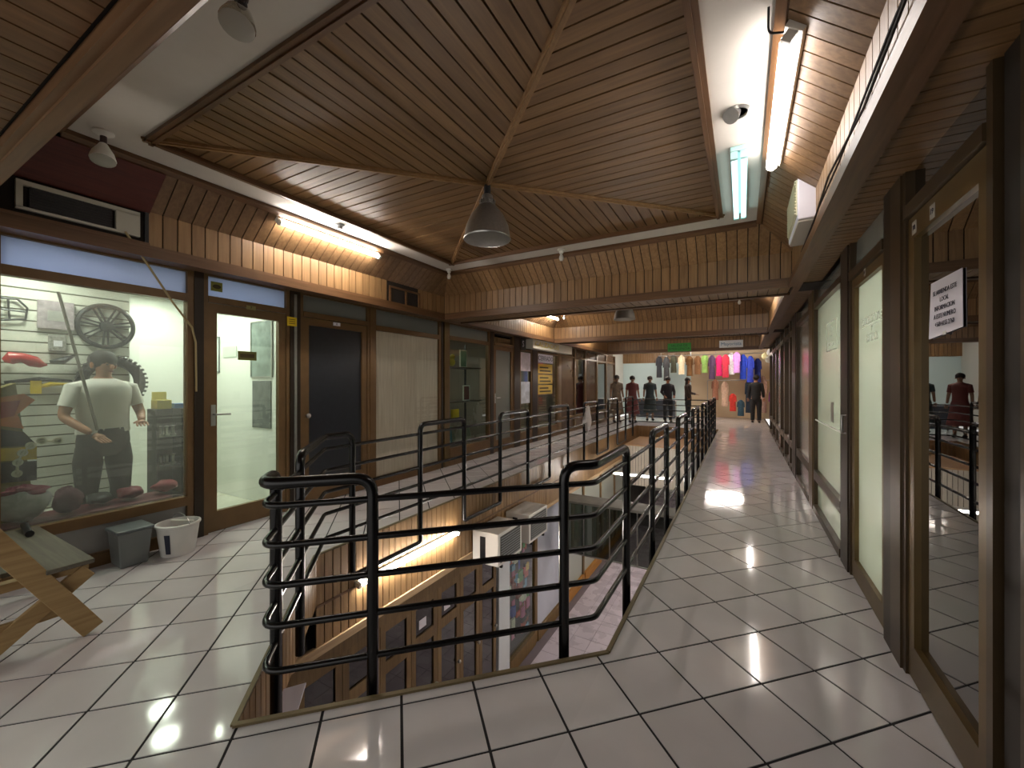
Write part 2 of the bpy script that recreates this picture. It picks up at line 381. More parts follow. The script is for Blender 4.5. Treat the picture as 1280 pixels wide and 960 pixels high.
for sxx, syy in ((sx0, sy0), (sx1, sy0), (sx0, sy1), (sx1, sy1)):
    MB().bar((ccx, ccy, ZB-.004), (sxx, syy, ZB-.004), .045, .022).build('batten', W_TRL, ce)
    MB().bar((ccx, ccy, ZB-.018), (sxx, syy, ZB-.018), .018, .014).build('batten', W_TRL, ce)
for (a, b, m) in (((sx0,sy0),(sx0,sy1),W_TR),((sx1,sy0),(sx1,sy1),W_TR),((sx0,sy0),(sx1,sy0),W_TX),((sx0,sy1),(sx1,sy1),W_TX)):
    d = Vector((b[0]-a[0], b[1]-a[1], 0)).normalized()*.035
    mx_, my_ = (a[0]+b[0])/2, (a[1]+b[1])/2; iw = Vector((ccx-mx_, ccy-my_, 0)).normalized()
    A_, B_ = Vector((*a, 0))+iw*.03, Vector((*b, 0))+iw*.03; z_ = Vector((0, 0, ZB-.006))
    MB().bar(A_+z_, B_+z_, .06, .036).build('frame_moulding', m, ce)
    z_ = Vector((0, 0, ZB-.028)); A_ += iw*.012; B_ += iw*.012
    MB().bar(A_+z_, B_+z_, .026, .012).build('frame_moulding', m, ce)

# fascia: runs along one side of a coffer.  boards: upright below, sloping above
def fascia(owner, axis, at, top_at, s0, s1, t0, t1, gaps=(), n_single=999, w=.1, xm=None):
    """axis 'y': plane x=at running in y from s0..s1 (upright part), sloping up to x=top_at running t0..t1"""
    n = round((s1-s0)/w); w = (s1-s0)/n; sg = 1 if top_at > at else -1
    P = (lambda s, c, z: (c, s, z)) if axis == 'y' else (lambda s, c, z: (s, c, z))
    joined = MB(); joined2 = MB(); k = 0
    mi = lambda s: t0+(s-s0)/(s1-s0)*(t1-t0)
    MB().hexa([P(s0, at-sg*.03, ZT+.01), P(s1, at-sg*.03, ZT+.01), P(s1, at-sg*.012, ZT+.01), P(s0, at-sg*.012, ZT+.01)],
              [P(s0, at-sg*.03, ZF1), P(s1, at-sg*.03, ZF1), P(s1, at-sg*.012, ZF1), P(s0, at-sg*.012, ZF1)]).build('backing', W_DK, owner)
    MB().hexa([P(s0, at-sg*.025, ZF1), P(s1, at-sg*.025, ZF1), P(t1, top_at-sg*.025, ZB+.012), P(t0, top_at-sg*.025, ZB+.012)],
              [P(s0, at-sg*.025, ZF1+.02), P(s1, at-sg*.025, ZF1+.02), P(t1, top_at-sg*.025, ZB+.03), P(t0, top_at-sg*.025, ZB+.03)]).build('backing', W_DK, owner)
    for i in range(n):
        a, b = s0+i*w+.0045, s0+(i+1)*w-.0045
        sk = any(g0 < (a+b)/2 < g1 and kind == 'u' for g0, g1, kind in gaps); sk2 = any(g0 < (a+b)/2 < g1 for g0, g1, kind in gaps if kind == 's')
        single = i < n_single
        if not sk:
            m = MB() if single else joined
            m.hexa([P(a, at-sg*.014, ZF0), P(b, at-sg*.014, ZF0), P(b, at, ZF0), P(a, at, ZF0)], [P(a, at-sg*.014, ZF1), P(b, at-sg*.014, ZF1), P(b, at, ZF1), P(a, at, ZF1)])
            if single: m.build('board', W_Z, owner)
        if not sk2:
            m = MB() if single else joined2
            # sloping board follows the mitre: clip between t0..t1
            ta, tb = max(a, t0), min(b, t1)
            def top(s):     # highest point along slope for this s (mitred corners)
                if s < t0: return (s-s0)/(t0-s0)
                if s > t1: return (s1-s)/(s1-t1)
                return 1.0
            fa, fb = max(0, min(1, top(a))), max(0, min(1, top(b)))
            c = lambda f: at+(top_at-at)*f; z = lambda f: ZF1+(ZB-ZF1)*f
            m.hexa([P(a, at-sg*.006, ZF1+.010), P(b, at-sg*.006, ZF1+.010), P(b, c(fb)-sg*.006, z(fb)+.010), P(a, c(fa)-sg*.006, z(fa)+.010)],
                   [P(a, at, ZF1), P(b, at, ZF1), P(b, c(fb), z(fb)), P(a, c(fa), z(fa))])
            if single: m.build('board', xm or W_Z, owner)
    if joined.v: tag(joined.build('board_run', W_Z, owner), kind='stuff')
    if joined2.v: tag(joined2.build('board_run', xm or W_Z, owner), kind='stuff')
    tm = W_TR if axis == 'y' else W_TX
    MB().hexa([P(s0, at-sg*.02, ZT), P(s1, at-sg*.02, ZT), P(s1, at+sg*.03, ZT), P(s0, at+sg*.03, ZT)], [P(s0, at-sg*.02, ZF0-.02), P(s1, at-sg*.02, ZF0-.02), P(s1, at+sg*.03, ZF0-.02), P(s0, at+sg*.03, ZF0-.02)]).build('lower_moulding', tm, owner)
    MB().hexa([P(s0, at-sg*.02, ZF0-.02), P(s1, at-sg*.02, ZF0-.02), P(s1, at+sg*.018, ZF0-.02), P(s0, at+sg*.018, ZF0-.02)], [P(s0, at-sg*.02, ZF0+.008), P(s1, at-sg*.02, ZF0+.008), P(s1, at+sg*.018, ZF0+.008), P(s0, at+sg*.018, ZF0+.008)]).build('lower_moulding', tm, owner)
    e = top_at-sg*.035
    MB().hexa([P(t0, e, ZB-.055), P(t1, e, ZB-.055), P(t1, e+sg*.04, ZB-.03), P(t0, e+sg*.04, ZB-.03)], [P(t0, e-sg*.02, ZB-.02), P(t1, e-sg*.02, ZB-.02), P(t1, e+sg*.04, ZB+.004), P(t0, e+sg*.04, ZB+.004)]).build('upper_moulding', tm, owner)
fx0, fx1, fy0, fy1 = -4.14, .45, .50, 5.15
W_SL = wood('wood_slope', '#846748', '#654A30', 0)
f = struct('trim_2', (fx0, 2.85, ZT), 'boarded wooden fascia above the left shop fronts, upright and sloping boards')
fascia(f, 'y', fx0, bx0, fy0, fy1, by0, by1, gaps=((.5, 1.42, 'u'), (.5, 1.42, 's'), (3.98, 4.58, 'u')), xm=W_SL)
f = struct('trim_3', (fx1, 2.85, ZT), 'boarded wooden fascia above the right corridor with cables along its lower edge')
fascia(f, 'y', fx1, bx1, fy0, fy1, by0, by1, xm=W_SL)
beam1 = struct('trim_4', (HC, fy1, ZT), 'wooden boarded cross beam at the far side of the first ceiling coffer', 'beam')
fascia(beam1, 'x', fy1, by1, fx0, fx1, bx0, bx1)
nf = struct('trim_5', (HC, fy0, ZT), 'wooden boarded cross beam face beside the entry ceiling', 'beam')
fascia(nf, 'x', fy0, by0, fx0, fx1, bx0, bx1, n_single=0)
# entry ceiling over the viewer
en = struct('ceiling_entry', (HC, -1, 2.45), 'low dark wooden plank ceiling before the first coffer')
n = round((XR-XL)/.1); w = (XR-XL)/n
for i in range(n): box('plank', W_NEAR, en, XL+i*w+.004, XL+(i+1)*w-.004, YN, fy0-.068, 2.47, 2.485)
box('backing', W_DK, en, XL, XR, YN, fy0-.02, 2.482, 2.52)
box('edge_moulding', W_TX, en, fx0-.28, fx1+.29, fy0-.055, fy0-.005, 2.432, 2.48); box('edge_moulding', W_TX, en, fx0-.28, fx1+.29, fy0-.03, fy0+.02, 2.418, 2.45)
# soffits beside the fascias (right one is seen from below)
so = struct('trim_6', (.6, 5, 2.47), 'slatted wooden soffit over the right corridor shop fronts')
box('edge_board', W_TR, so, fx1+.021, fx1+.085, fy0, 14.6, ZT+.006, ZT+.04)
k = 0; rest = MB(); y = fy0+.1
while y < 14.5:
    q = (fx1+.078, XR+.02, y, y+.074, 2.47, 2.482)
    if y < 9: box('slat', W_X, so, *q)
    else: rest.box(*q)
    y += .082
tag(rest.build('slat_run', W_X, so), kind='stuff')
box('backing', W_DK, so, fx1+.02, XR+.02, fy0, 14.6, 2.48, 2.51)
so = struct('trim_7', (-4.3, 5, 2.47), 'plain wooden soffit behind the left fascia')
box('soffit_board', W_TR, so, XL-.02, fx0-.01, fy0, 14.6, 2.455, 2.49)
# beams and coffers further along
def coffer(y0, y1, idx):
    o = struct('ceiling_%s' % idx, (HC, y0, ZB), 'wooden boarded ceiling coffer further down the hall, number %s from the entry' % idx)
    bb = (bx0, bx1, y0+.31, y1-.31)
    fascia(o, 'y', fx0, bx0, y0, y1, bb[2], bb[3], n_single=0, xm=W_SL); fascia(o, 'y', fx1, bx1, y0, y1, bb[2], bb[3], n_single=0, xm=W_SL)
    fascia(o, 'x', y1, bb[3], fx0, fx1, bx0, bx1, n_single=0); fascia(o, 'x', y0, bb[2], fx0, fx1, bx0, bx1, n_single=0)
    box('plaster_band', PLA, o, bx0, bx1, bb[2], bb[3], ZB, ZB+.04)
    m = MB(); i = bx0+.3
    while i < bx1-.35: m.box(i, i+.09, bb[2]+.3, bb[3]-.3, ZB-.02, ZB); i += .1
    tag(m.build('board_run', W_Y, o), kind='stuff')
def beam(y0, y1, idx, lab, single):
    o = struct('trim_%d' % idx, (HC, y0, ZT), lab, 'beam')
    box('core', W_DK, o, fx0-.28, fx1+.29, y0+.02, y1-.02, 2.46, 3.12)
    n = round((fx1-fx0)/.1); w = (fx1-fx0)/n; m = MB()
    for i in range(n):
        q = (fx0+i*w+.004, fx0+(i+1)*w-.004, y0+.03, y1-.03, 2.448, 2.46)
        if single: box('slat', W_Y, o, *q)
        else: m.box(*q)
    if m.v: tag(m.build('slat_run', W_Y, o), kind='stuff')
beam(5.15, 5.62, 8, 'slatted wooden underside of the first cross beam beyond the near coffer', True)
coffer(5.62, 9.5, 'second'); beam(9.5, 9.95, 9, 'slatted wooden underside of the second cross beam', False)
coffer(9.95, 14.2, 'third'); beam(14.2, 14.6, 10, 'slatted wooden underside of the third cross beam near the far stalls', False)
o = struct('ceiling_far', (HC, 16.8, 2.6), 'pale ceiling over the far clothing stalls')
box('ceiling_board', mat('far_ceiling', '#A98F70', .7), o, XL-.5, XR+.6, 14.6, YF, 2.75, 2.8)
m = MB(); x = fx0
while x < fx1: m.box(x, x+.093, 14.58, 14.6, 2.44, 2.75); x += .1
tag(m.build('board_run', W_Z, o), kind='stuff')
# roof slab so that no sky light leaks in
o = struct('ceiling_slab', (HC, 8, 3.3), 'concrete slab above the wooden ceiling'); box('slab', mat('concrete', '#6A6762', .9), o, -9.5, 5.5, YN, YF+.5, 3.3, 3.4)
# ------------------------------------------------------------------ shop fronts
def P_(side): return XL if side == 'l' else XR
def out(side): return 1 if side == 'l' else -1        # towards the hall
def fbox(name, m, o, side, y0, y1, z0, z1, d0=-.04, d1=.04, **kw):
    x = P_(side); s = out(side); return box(name, m, o, x+s*d0, x+s*d1, y0, y1, z0, z1, **kw)
def post(side, y0, y1, m=BRZ, z1=2.46, idx=[0], label='slim brown metal post between shop fronts', d=.05):
    idx[0] += 1; o = struct('trim_%d' % (20+idx[0]), (P_(side), (y0+y1)/2, 0), label, 'post'); fbox('post_body', m, o, side, y0, y1, 0, z1, -.05, d); return o
NW = [0]; ND = [0]
def window(side, y0, y1, label, zones, ztop=2.46, fm=None, fw=.05, base=.1):
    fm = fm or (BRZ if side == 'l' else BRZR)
    NW[0] += 1; o = struct('window_%d' % NW[0], (P_(side), (y0+y1)/2, 0), label)
    fbox('stile', fm, o, side, y0, y0+fw, 0, ztop); fbox('stile', fm, o, side, y1-fw, y1, 0, ztop)
    fbox('bottom_rail', fm, o, side, y0+fw, y1-fw, 0, zones[0][0], -.04, .05)
    for (a, b, m), (c, _, _) in zip(zones, zones[1:]): fbox('rail', fm, o, side, y0+fw, y1-fw, b, c, -.035, .045)
    fbox('head_rail', fm, o, side, y0+fw, y1-fw, zones[-1][1], ztop)
    for a, b, m in zones: fbox('pane', m, o, side, y0+fw, y1-fw, a, b, -.004, .004)
    return o
def door(side, y0, y1, label, m, ztr=2.17, ztop=2.46, tm=None, fm=None, sm=BRZ, sw=.075, handle='lever', hy=None, bot=.3, hz=1.12, ztg=2.1):
    ND[0] += 1; o = struct('door_%d' % ND[0], (P_(side), (y0+y1)/2, 0), label); fm = fm or (BRZ if side == 'l' else BRZR)
    fbox('jamb', fm, o, side, y0, y0+.04, 0, ztop); fbox('jamb', fm, o, side, y1-.04, y1, 0, ztop)
    fbox('transom_bar', fm, o, side, y0+.04, y1-.04, ztr+.02, ztr+.08, -.05, .05)
    if tm: fbox('transom_pane', tm, o, side, y0+.04, y1-.04, ztr+.08, ztop-.02, -.004, .004)
    fbox('head_rail', fm, o, side, y0+.04, y1-.04, ztop-.02, ztop)
    a, b = y0+.043, y1-.043
    lf = fbox('door_leaf', sm, o, side, a, a+sw, .012, ztr+.016, -.022, .03)
    fbox('stile', sm, lf, side, b-sw, b, .012, ztr+.016, -.022, .03); fbox('bottom_rail', sm, lf, side, a+sw, b-sw, .012, bot, -.022, .03)
    fbox('top_rail', sm, lf, side, a+sw, b-sw, ztg, ztr+.016, -.022, .03); fbox('pane', m, lf, side, a+sw, b-sw, bot, ztg, -.004, .004)
    x = P_(side); s = out(side); hy = hy or a+sw/2
    if handle == 'lever':
        h = MB().box(x+s*.03, x+s*.036, hy-.02, hy+.02, hz-.11, hz+.09).tube([(x+s*.03, hy, hz), (x+s*.075, hy, hz), (x+s*.078, hy+.02, hz), (x+s*.078, hy+.13, hz-.004)], .009); h.build('handle', STEEL, lf, smooth=True)
    elif handle == 'pull':
        h = MB().tube([(x+s*.03, hy, hz-.075), (x+s*.075, hy, hz-.075), (x+s*.075, hy, hz+.06), (x+s*.03, hy, hz+.06)], .010); h.build('handle', STEEL, lf, smooth=True)
    elif handle == 'knob':
        MB().lathe([(.008,0),(.008,.03),(.026,.035),(.028,.055),(.0,.065)], (x+s*.03, hy, hz), 12, 'x').build('handle', STEEL, lf, smooth=True)
    return o
GREYPANEL = mat('grey_laminate', '#8C8A88', .25, noise=(5, .12)); CURT = wood('kraft_paper', '#D3CBB8', '#B9AF9A', 2, .8, .05)
DOORBLUE = mat('navy_film', '#1E2128', .35, noise=(14, .15)); BRPANEL = mat('brown_glass', '#5A4636', .2, noise=(3, .2))
# left row
window('l', .55-1.6, .62, 'shop window bay partly behind the wooden bench, lit motorcycle parts shop', [(.32+.08, 2.17, CLEAR), (2.24, 2.44, FROSTB)])
window('l', .66, 1.83, 'large shop window of the motorcycle parts shop with pale blue transom', [(.10, .32, GREYPANEL), (.40, 2.17, HAZY), (2.24, 2.44, FROSTB)])
post('l', .62, .66); post('l', 1.83, 1.905, BRZD, label='dark metal post left of the lit glass door')
door('l', 1.905, 2.74, 'brown framed glass door of the lit parts shop with lever handle', CLEAR, tm=FROSTB, hy=1.99, bot=.2, hz=1.13)
o = post('l', 2.74, 2.86, BRZD, label='dark post with an aluminium channel between the lit glass door and the navy door')
fbox('channel', STEEL, o, 'l', 2.785, 2.815, .05, 2.42, .05, .056)
door('l', 2.86, 3.86, 'brown framed door with a solid navy panel', DOORBLUE, tm=FROSTG, handle='knob', bot=.28, hz=1.05)
post('l', 3.86, 3.92)
window('l', 3.92, 5.36, 'shop window papered over in pale brown from inside', [(.13, 2.15, CURT), (2.22, 2.44, FROSTG)])
o = struct('trim_60', (XL, 4.6, .1), 'glossy glass sheet over the papered window', 'glazing'); fbox('glass_sheet', glass('cover_glass', '#FFFFFF', 1.5), o, 'l', 3.97, 5.31, .13, 2.15, .012, .018)
post('l', 5.36, 5.40, BRZD); post('l', 5.44, 5.54, BRZL, label='light brass post beside the papered window')
window('l', 5.54, 6.88, 'dim gift shop window with framed prints and toys behind glass', [(.30, 2.17, CLEAR), (2.24, 2.44, FROSTG)])
post('l', 6.88, 7.0, BRZD)
door('l', 7.0, 7.86, 'brown framed glass door of the dim gift shop with a pale blind', FROSTG, tm=DKGLASS, bot=.25)
post('l', 7.86, 8.12, BRZD, label='wide dark post beside the poster covered shop')
window('l', 8.12, 8.76, 'narrow shop window covered with a pale poster', [(.3, 2.15, CLEAR), (2.2, 2.44, DKGLASS)])
post('l', 8.76, 9.02, BRZD, label='dark post between the pale poster and the yellow posters')
window('l', 9.02, 10.35, 'shop window plastered with yellow posters under a sign box', [(.3, 2.15, CLEAR), (2.2, 2.44, DKGLASS)])
post('l', 10.35, 10.5)
yy = 10.5
for i, wd in enumerate((1.15, .95, 1.2, 1.1, 1.2)):
    window('l', yy, yy+wd, 'brown tinted shop window far along the left row, %s beyond the sign box' % ['first', 'second', 'third', 'fourth', 'fifth'][i], [(.12, .4, BRPANEL), (.46, 2.15, BRPANEL if i % 2 == 0 else DKGLASS), (2.2, 2.44, BRPANEL)], fw=.06); yy += wd
# right row
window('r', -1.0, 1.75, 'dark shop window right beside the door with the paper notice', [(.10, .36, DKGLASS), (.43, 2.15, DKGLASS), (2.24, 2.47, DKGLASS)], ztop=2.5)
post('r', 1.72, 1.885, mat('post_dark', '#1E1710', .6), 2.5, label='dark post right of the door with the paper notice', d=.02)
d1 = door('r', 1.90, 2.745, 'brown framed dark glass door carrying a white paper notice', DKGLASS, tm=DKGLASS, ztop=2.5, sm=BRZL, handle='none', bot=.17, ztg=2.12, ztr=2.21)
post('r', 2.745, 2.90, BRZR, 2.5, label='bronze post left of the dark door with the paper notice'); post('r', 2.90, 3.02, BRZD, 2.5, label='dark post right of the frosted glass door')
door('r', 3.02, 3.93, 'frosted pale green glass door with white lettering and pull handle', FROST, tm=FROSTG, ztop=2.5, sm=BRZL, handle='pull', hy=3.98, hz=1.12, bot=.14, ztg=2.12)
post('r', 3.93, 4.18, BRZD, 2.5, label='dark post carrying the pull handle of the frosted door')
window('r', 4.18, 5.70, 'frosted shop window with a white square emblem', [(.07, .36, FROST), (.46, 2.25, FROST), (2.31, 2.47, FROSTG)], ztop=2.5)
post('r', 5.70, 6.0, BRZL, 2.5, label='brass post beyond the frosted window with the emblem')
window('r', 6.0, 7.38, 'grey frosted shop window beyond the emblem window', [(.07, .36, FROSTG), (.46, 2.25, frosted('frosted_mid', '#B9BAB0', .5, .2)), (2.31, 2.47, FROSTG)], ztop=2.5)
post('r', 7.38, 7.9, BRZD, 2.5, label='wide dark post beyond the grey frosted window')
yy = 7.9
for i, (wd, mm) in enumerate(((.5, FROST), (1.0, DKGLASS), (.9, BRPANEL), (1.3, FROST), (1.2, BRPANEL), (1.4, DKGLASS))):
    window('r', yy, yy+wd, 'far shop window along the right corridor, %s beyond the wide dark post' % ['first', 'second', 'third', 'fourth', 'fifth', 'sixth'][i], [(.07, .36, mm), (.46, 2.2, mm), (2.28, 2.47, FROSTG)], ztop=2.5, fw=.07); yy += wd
# walls that close the shop rooms
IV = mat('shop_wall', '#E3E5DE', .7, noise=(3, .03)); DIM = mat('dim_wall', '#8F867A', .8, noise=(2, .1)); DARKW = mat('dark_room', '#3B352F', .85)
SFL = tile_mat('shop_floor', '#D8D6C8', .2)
def room(name, label, x0, x1, y0, y1, wm, fm, z1=2.5, ends=(True, True), back='lo', cm=None):
    o = struct(name, ((x0+x1)/2, (y0+y1)/2, 0), label, 'wall')
    bx = x0 if back == 'lo' else x1
    box('back_wall', wm, o, bx-.03, bx+.03, y0, y1, 0, z1)
    if ends[0]: box('side_wall', wm, o, x0, x1, y0-.03, y0+.03, 0, z1)
    if ends[1]: box('side_wall', wm, o, x0, x1, y1-.03, y1+.03, 0, z1)
    box('room_floor', fm, o, x0, x1, y0, y1, -.05, -.002); box('room_ceiling', cm or wm, o, x0, x1, y0, y1, z1, z1+.04)
    return o
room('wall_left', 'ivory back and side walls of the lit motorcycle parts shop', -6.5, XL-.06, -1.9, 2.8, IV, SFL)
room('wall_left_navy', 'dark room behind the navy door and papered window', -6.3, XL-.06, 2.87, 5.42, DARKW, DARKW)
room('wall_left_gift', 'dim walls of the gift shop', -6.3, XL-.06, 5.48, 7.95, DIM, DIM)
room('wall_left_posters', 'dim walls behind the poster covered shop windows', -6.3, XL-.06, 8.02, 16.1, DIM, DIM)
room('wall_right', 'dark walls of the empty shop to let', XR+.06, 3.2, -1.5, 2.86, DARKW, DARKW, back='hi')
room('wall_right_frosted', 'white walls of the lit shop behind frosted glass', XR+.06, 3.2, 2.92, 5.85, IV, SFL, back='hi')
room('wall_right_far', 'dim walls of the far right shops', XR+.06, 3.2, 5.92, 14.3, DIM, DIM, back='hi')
def downlight(x, y, s, lab, group, z=2.5, r=.11):
    t = thing('ceiling_downlight', (x, y, z), lab, 'light', group)
    MB().lathe([(r+.015, -.004), (r+.015, -.014), (r, -.018), (r, -.004)], (x, y, z), 24).build('ring', WHITE, t, smooth=True)
    MB().lathe([(r, -.016), (0, -.0165)], (x, y, z), 24).build('diffuser', emis('downlight_%g' % s, '#FFFDF6', s), t)
for x, y in ((-6.05, 2.2), (-5.55, 2.05), (-5.15, 2.3), (-5.0, 1.0), (-5.0, .1), (-5.0, -.9), (-6.0, .6)):
    downlight(x, y, 46, 'round white downlight in the parts shop ceiling', 'parts shop downlights')
for x, y in ((1.7, 3.5), (1.7, 4.9), (2.5, 4.2)): downlight(x, y, 115, 'round white downlight behind the frosted shop glass', 'frosted shop downlights')
for x, y in ((-5.4, 6.2), (-5.4, 9.4), (-5.4, 12.5)): downlight(x, y, 45, 'round downlight in a dim left shop', 'dim left shop downlights')
for x, y in ((1.8, 6.8), (1.8, 9.0), (1.8, 11.5)): downlight(x, y, 34, 'round downlight in a far right shop', 'far right shop downlights')

# ------------------------------------------------------------------ railing round the opening
rl = thing('railing', (HC, 1.02, 0), 'black tubular steel railing with five rails and looped posts round the floor opening', 'railing')
RX0, RX1, RA, RE = -2.99, -.70, 1.022, 13.85; RCX = (RX0+RX1)/2
def corner_round(pts, r, n=5, closed=False):
    out_ = []; N = len(pts)
    for i, p in enumerate(pts):
        p = Vector(p)
        if not closed and i in (0, N-1): out_.append(p); continue
        a = (Vector(pts[i-1])-p); b = (Vector(pts[(i+1) % N])-p); an = a.angle(b)
        d = min(r/math.tan(an/2), a.length*.49, b.length*.49); A = p+a.normalized()*d; B = p+b.normalized()*d
        for k in range(n+1):
            t = k/n; out_.append(A*(1-t)**2+p*2*t*(1-t)+B*t*t)
    return out_
ring = [(RCX, RA), (RX1, RA+RX1-RCX), (RX1, RE), (RX0, RE), (RX0, RA+RCX-RX0)]
for z in (.885, .708, .53, .35, .15):
    p = corner_round([(x, y, z) for x, y in ring], .09, 6, True)
    MB().tube(p, .0155, 10, closed=True).build('rail', BLK, rl, smooth=True)
def dg(s, sgn): return (RCX+sgn*s, RA+s)
lp = [dg(.528, -1)]; yl = [2.44, 3.31, 4.10, 4.96, 5.82, 6.67, 7.55, 8.48, 9.4, 10.3, 11.2, 12.1, 13.0]
rp = [dg(1.015, 1)]; yr = [2.855, 3.775, 4.57, 5.45, 6.3, 7.2, 8.1, 9.0, 9.9, 10.8, 11.7, 12.6, 13.4]
def hairpin(path, zt=.985):
    a, b = path[0], path[-1]; pts = [(a[0], a[1], -.24)]+[(p[0], p[1], zt) for p in path]+[(b[0], b[1], -.24)]
    MB().tube(corner_round(pts, .085, 6), .0275, 12).build('looped_post', BLK, rl, smooth=True)
def low(a, b):
    MB().tube(corner_round([(a[0], a[1], -.2), (a[0], a[1], -.27), (b[0], b[1], -.27), (b[0], b[1], -.2)], .06, 5), .024, 10).build('bottom_loop', BLK, rl, smooth=True)
hairpin([dg(.165, -1), (RCX, RA), dg(.33, 1)])
hairpin([dg(1.015, 1), (RX1, RA+RX1-RCX), (RX1, 2.855)])
hairpin([dg(.528, -1), (RX0, RA+RCX-RX0), (RX0, 2.44)])
for X, ys in ((RX0, yl), (RX1, yr)):
    for i in range(1, len(ys)-1, 2): hairpin([(X, ys[i]), (X, ys[i+1])])
    for i in range(0, len(ys)-1, 2): low((X, ys[i]), (X, ys[i+1]))
low(dg(.33, 1), dg(1.015, 1))

# ------------------------------------------------------------------ boarded edge of the slab and lower floor
ZL = -3.1
ef = struct('trim_11', (HL, 6, 0), 'wooden boarded slab edge on the left side of the floor opening')
def edge_run(a, b, z0, z1, n_single, off=0):
    a, b = Vector((*a, 0)), Vector((*b, 0)); d = (b-a).normalized(); nrm = Vector((d.y, -d.x, 0)); L = (b-a).length; n = round(L/.08); w = L/n; rest = MB()
    for i in range(n):
        p = a+d*(i*w+.005)+nrm*off; q = a+d*((i+1)*w-.005)+nrm*off; m = MB() if i < n_single else rest
        m.hexa([p+Vector((0,0,z0)), q+Vector((0,0,z0)), q+nrm*.012+Vector((0,0,z0)), p+nrm*.012+Vector((0,0,z0))], [p+Vector((0,0,z1)), q+Vector((0,0,z1)), q+nrm*.012+Vector((0,0,z1)), p+nrm*.012+Vector((0,0,z1))])
        if i < n_single: m.build('board', W_LOW, ef)
    if rest.v: tag(rest.build('board_run', W_LOW, ef), kind='stuff')
yC = HA+HC-HL
edge_run((HC, HA), (HL, yC), -.41, -.004, 99)
for o_ in (0,):
    L0, L1 = (HL, yC), (HL, HE)
    a = Vector((HL, yC, 0))
    # left side, boards face +x
    for z0, z1 in ((-.41, -.004), (-.76, -.43)):
        n = round((HE-yC)/.08); w = (HE-yC)/n; rest = MB()
        for i in range(n):
            q = (HL, HL+.012, yC+i*w+.005, yC+(i+1)*w-.005, z0, z1)
            if i < 75: box('board', W_LOW, ef, *q)
            else: rest.box(*q)
        tag(rest.build('board_run', W_LOW, ef), kind='stuff')
box('moulding', W_TR, ef, HL-.02, HL+.02, yC, HE, -.43, -.41); box('moulding', wood('pale_trim', '#B39A78', '#95795A', 1), ef, HL-.02, HL+.03, yC-.6, HE, -.83, -.76)
MB().box(HL-.10, HL-.001, yC, HE, -.83, -.43).build('backing', W_DK, ef)
MB().hexa([(HC, HA-.02, -.42), (HL, yC-.02, -.42), (HL-.08, yC-.10, -.42), (HC-.08, HA-.10, -.42)], [(HC, HA-.02, -.01), (HL, yC-.02, -.01), (HL-.08, yC-.10, -.01), (HC-.08, HA-.10, -.01)]).build('backing', W_DK, ef)
ef2 = struct('trim_12', (HC, HE, 0), 'boarded slab edge at the far end of the floor opening'); m = MB(); x = HL
while x < HR: m.box(x+.003, x+.077, HE-.013, HE-.001, -.76, -.004); x += .08
tag(m.build('board_run', W_LOW, ef2), kind='stuff')
o = struct('floor_lower', (-1, 8, ZL), 'pale pinkish square tiles of the storey below, seen through the opening')
box('screed', mat('lower_grout', '#6A6066', .8), o, -6, 4, -2, 20, ZL-.1, ZL-.004)
lt = []; 
for i in range(-20, 10):
    for j in range(0, 60):
        x, y = i*.33, j*.33
        if x < -3.2 or x > 2 or y < 1: continue
        lt.append((abs(x+1.8)+abs(y-7.5), x, y))
lt.sort(); rest = MB()
for k, (_, x, y) in enumerate(lt):
    q = (x+.003, x+.327, y+.003, y+.327, ZL-.0039, ZL)
    if k < 160: box('tile', TILE2, o, *q)
    else: rest.box(*q)
tag(rest.build('tile_field', TILE2, o), kind='stuff')
LWX = -3.16
o = struct('wall_lower', (LWX, 6, ZL), 'walls of the storey below')
box('left_wall', DARKW, o, LWX-.5, LWX-.42, -.5, 18, ZL, -.42); box('far_wall', IV, o, -4, 4, 17.9, 18, ZL, -.42); box('right_wall', IV, o, 2.0, 2.1, -.5, 18, ZL, -.42)
box('near_wall', DARKW, o, -4, 2, -.6, -.5, ZL, -.42); box('lower_ceiling_right', PLA, o, HR, 2.0, -.5, 18, -.46, -.43); box('lower_ceiling_left', PLA, o, -4.2, HL-.1, -.5, 18, -.88, -.85); box('lower_ceiling_near', PLA, o, -3.6, HR, -.5, .85, -.46, -.43)
# lower left: row of wooden glazed door leaves
LW = wood('lower_door_wood', '#7A6038', '#5E4725', 2, var=.12)
box('header', LW, o, LWX-.02, LWX+.03, 1.2, 5.16, -1.0, -.86)
leaf = 0; yy = 2.02
GL = glass('lower_glass', '#5C5A52', 1.6)
ordn = ['first', 'second', 'third', 'fourth', 'fifth', 'sixth', 'seventh']
while yy < 5.1:
    ND[0] += 1; leaf += 1; d = struct('door_%d' % ND[0], (LWX, yy, ZL), 'glazed wooden door leaf on the storey below, %s before the pale column' % ordn[7-leaf])
    y0, y1 = yy, yy+.435; X0, X1 = LWX-.02, LWX+.02
    box('stile', LW, d, X0, X1, y0, y0+.07, ZL, -1.0); box('stile', LW, d, X0, X1, y1-.07, y1, ZL, -1.0)
    for a, b in ((ZL, ZL+.2), (-1.09, -1.0), (-1.52, -1.4)): box('rail', LW, d, X0, X1, y0+.07, y1-.07, a, b)
    box('pane', GL, d, LWX-.004, LWX+.004, y0+.07, y1-.07, ZL+.2, -1.52); box('pane', GL, d, LWX-.004, LWX+.004, y0+.07, y1-.07, -1.4, -1.09)
    if leaf in (4, 5): box('notice', PAPER, d, LWX+.006, LWX+.009, y0+.13, y0+.25, -1.34, -1.24)
    MB().lathe([(.02,0),(.022,.03),(0,.045)], (X1, y1-.035, -2.1), 10, 'x').build('knob', STEEL, d, smooth=True)
    yy += .44
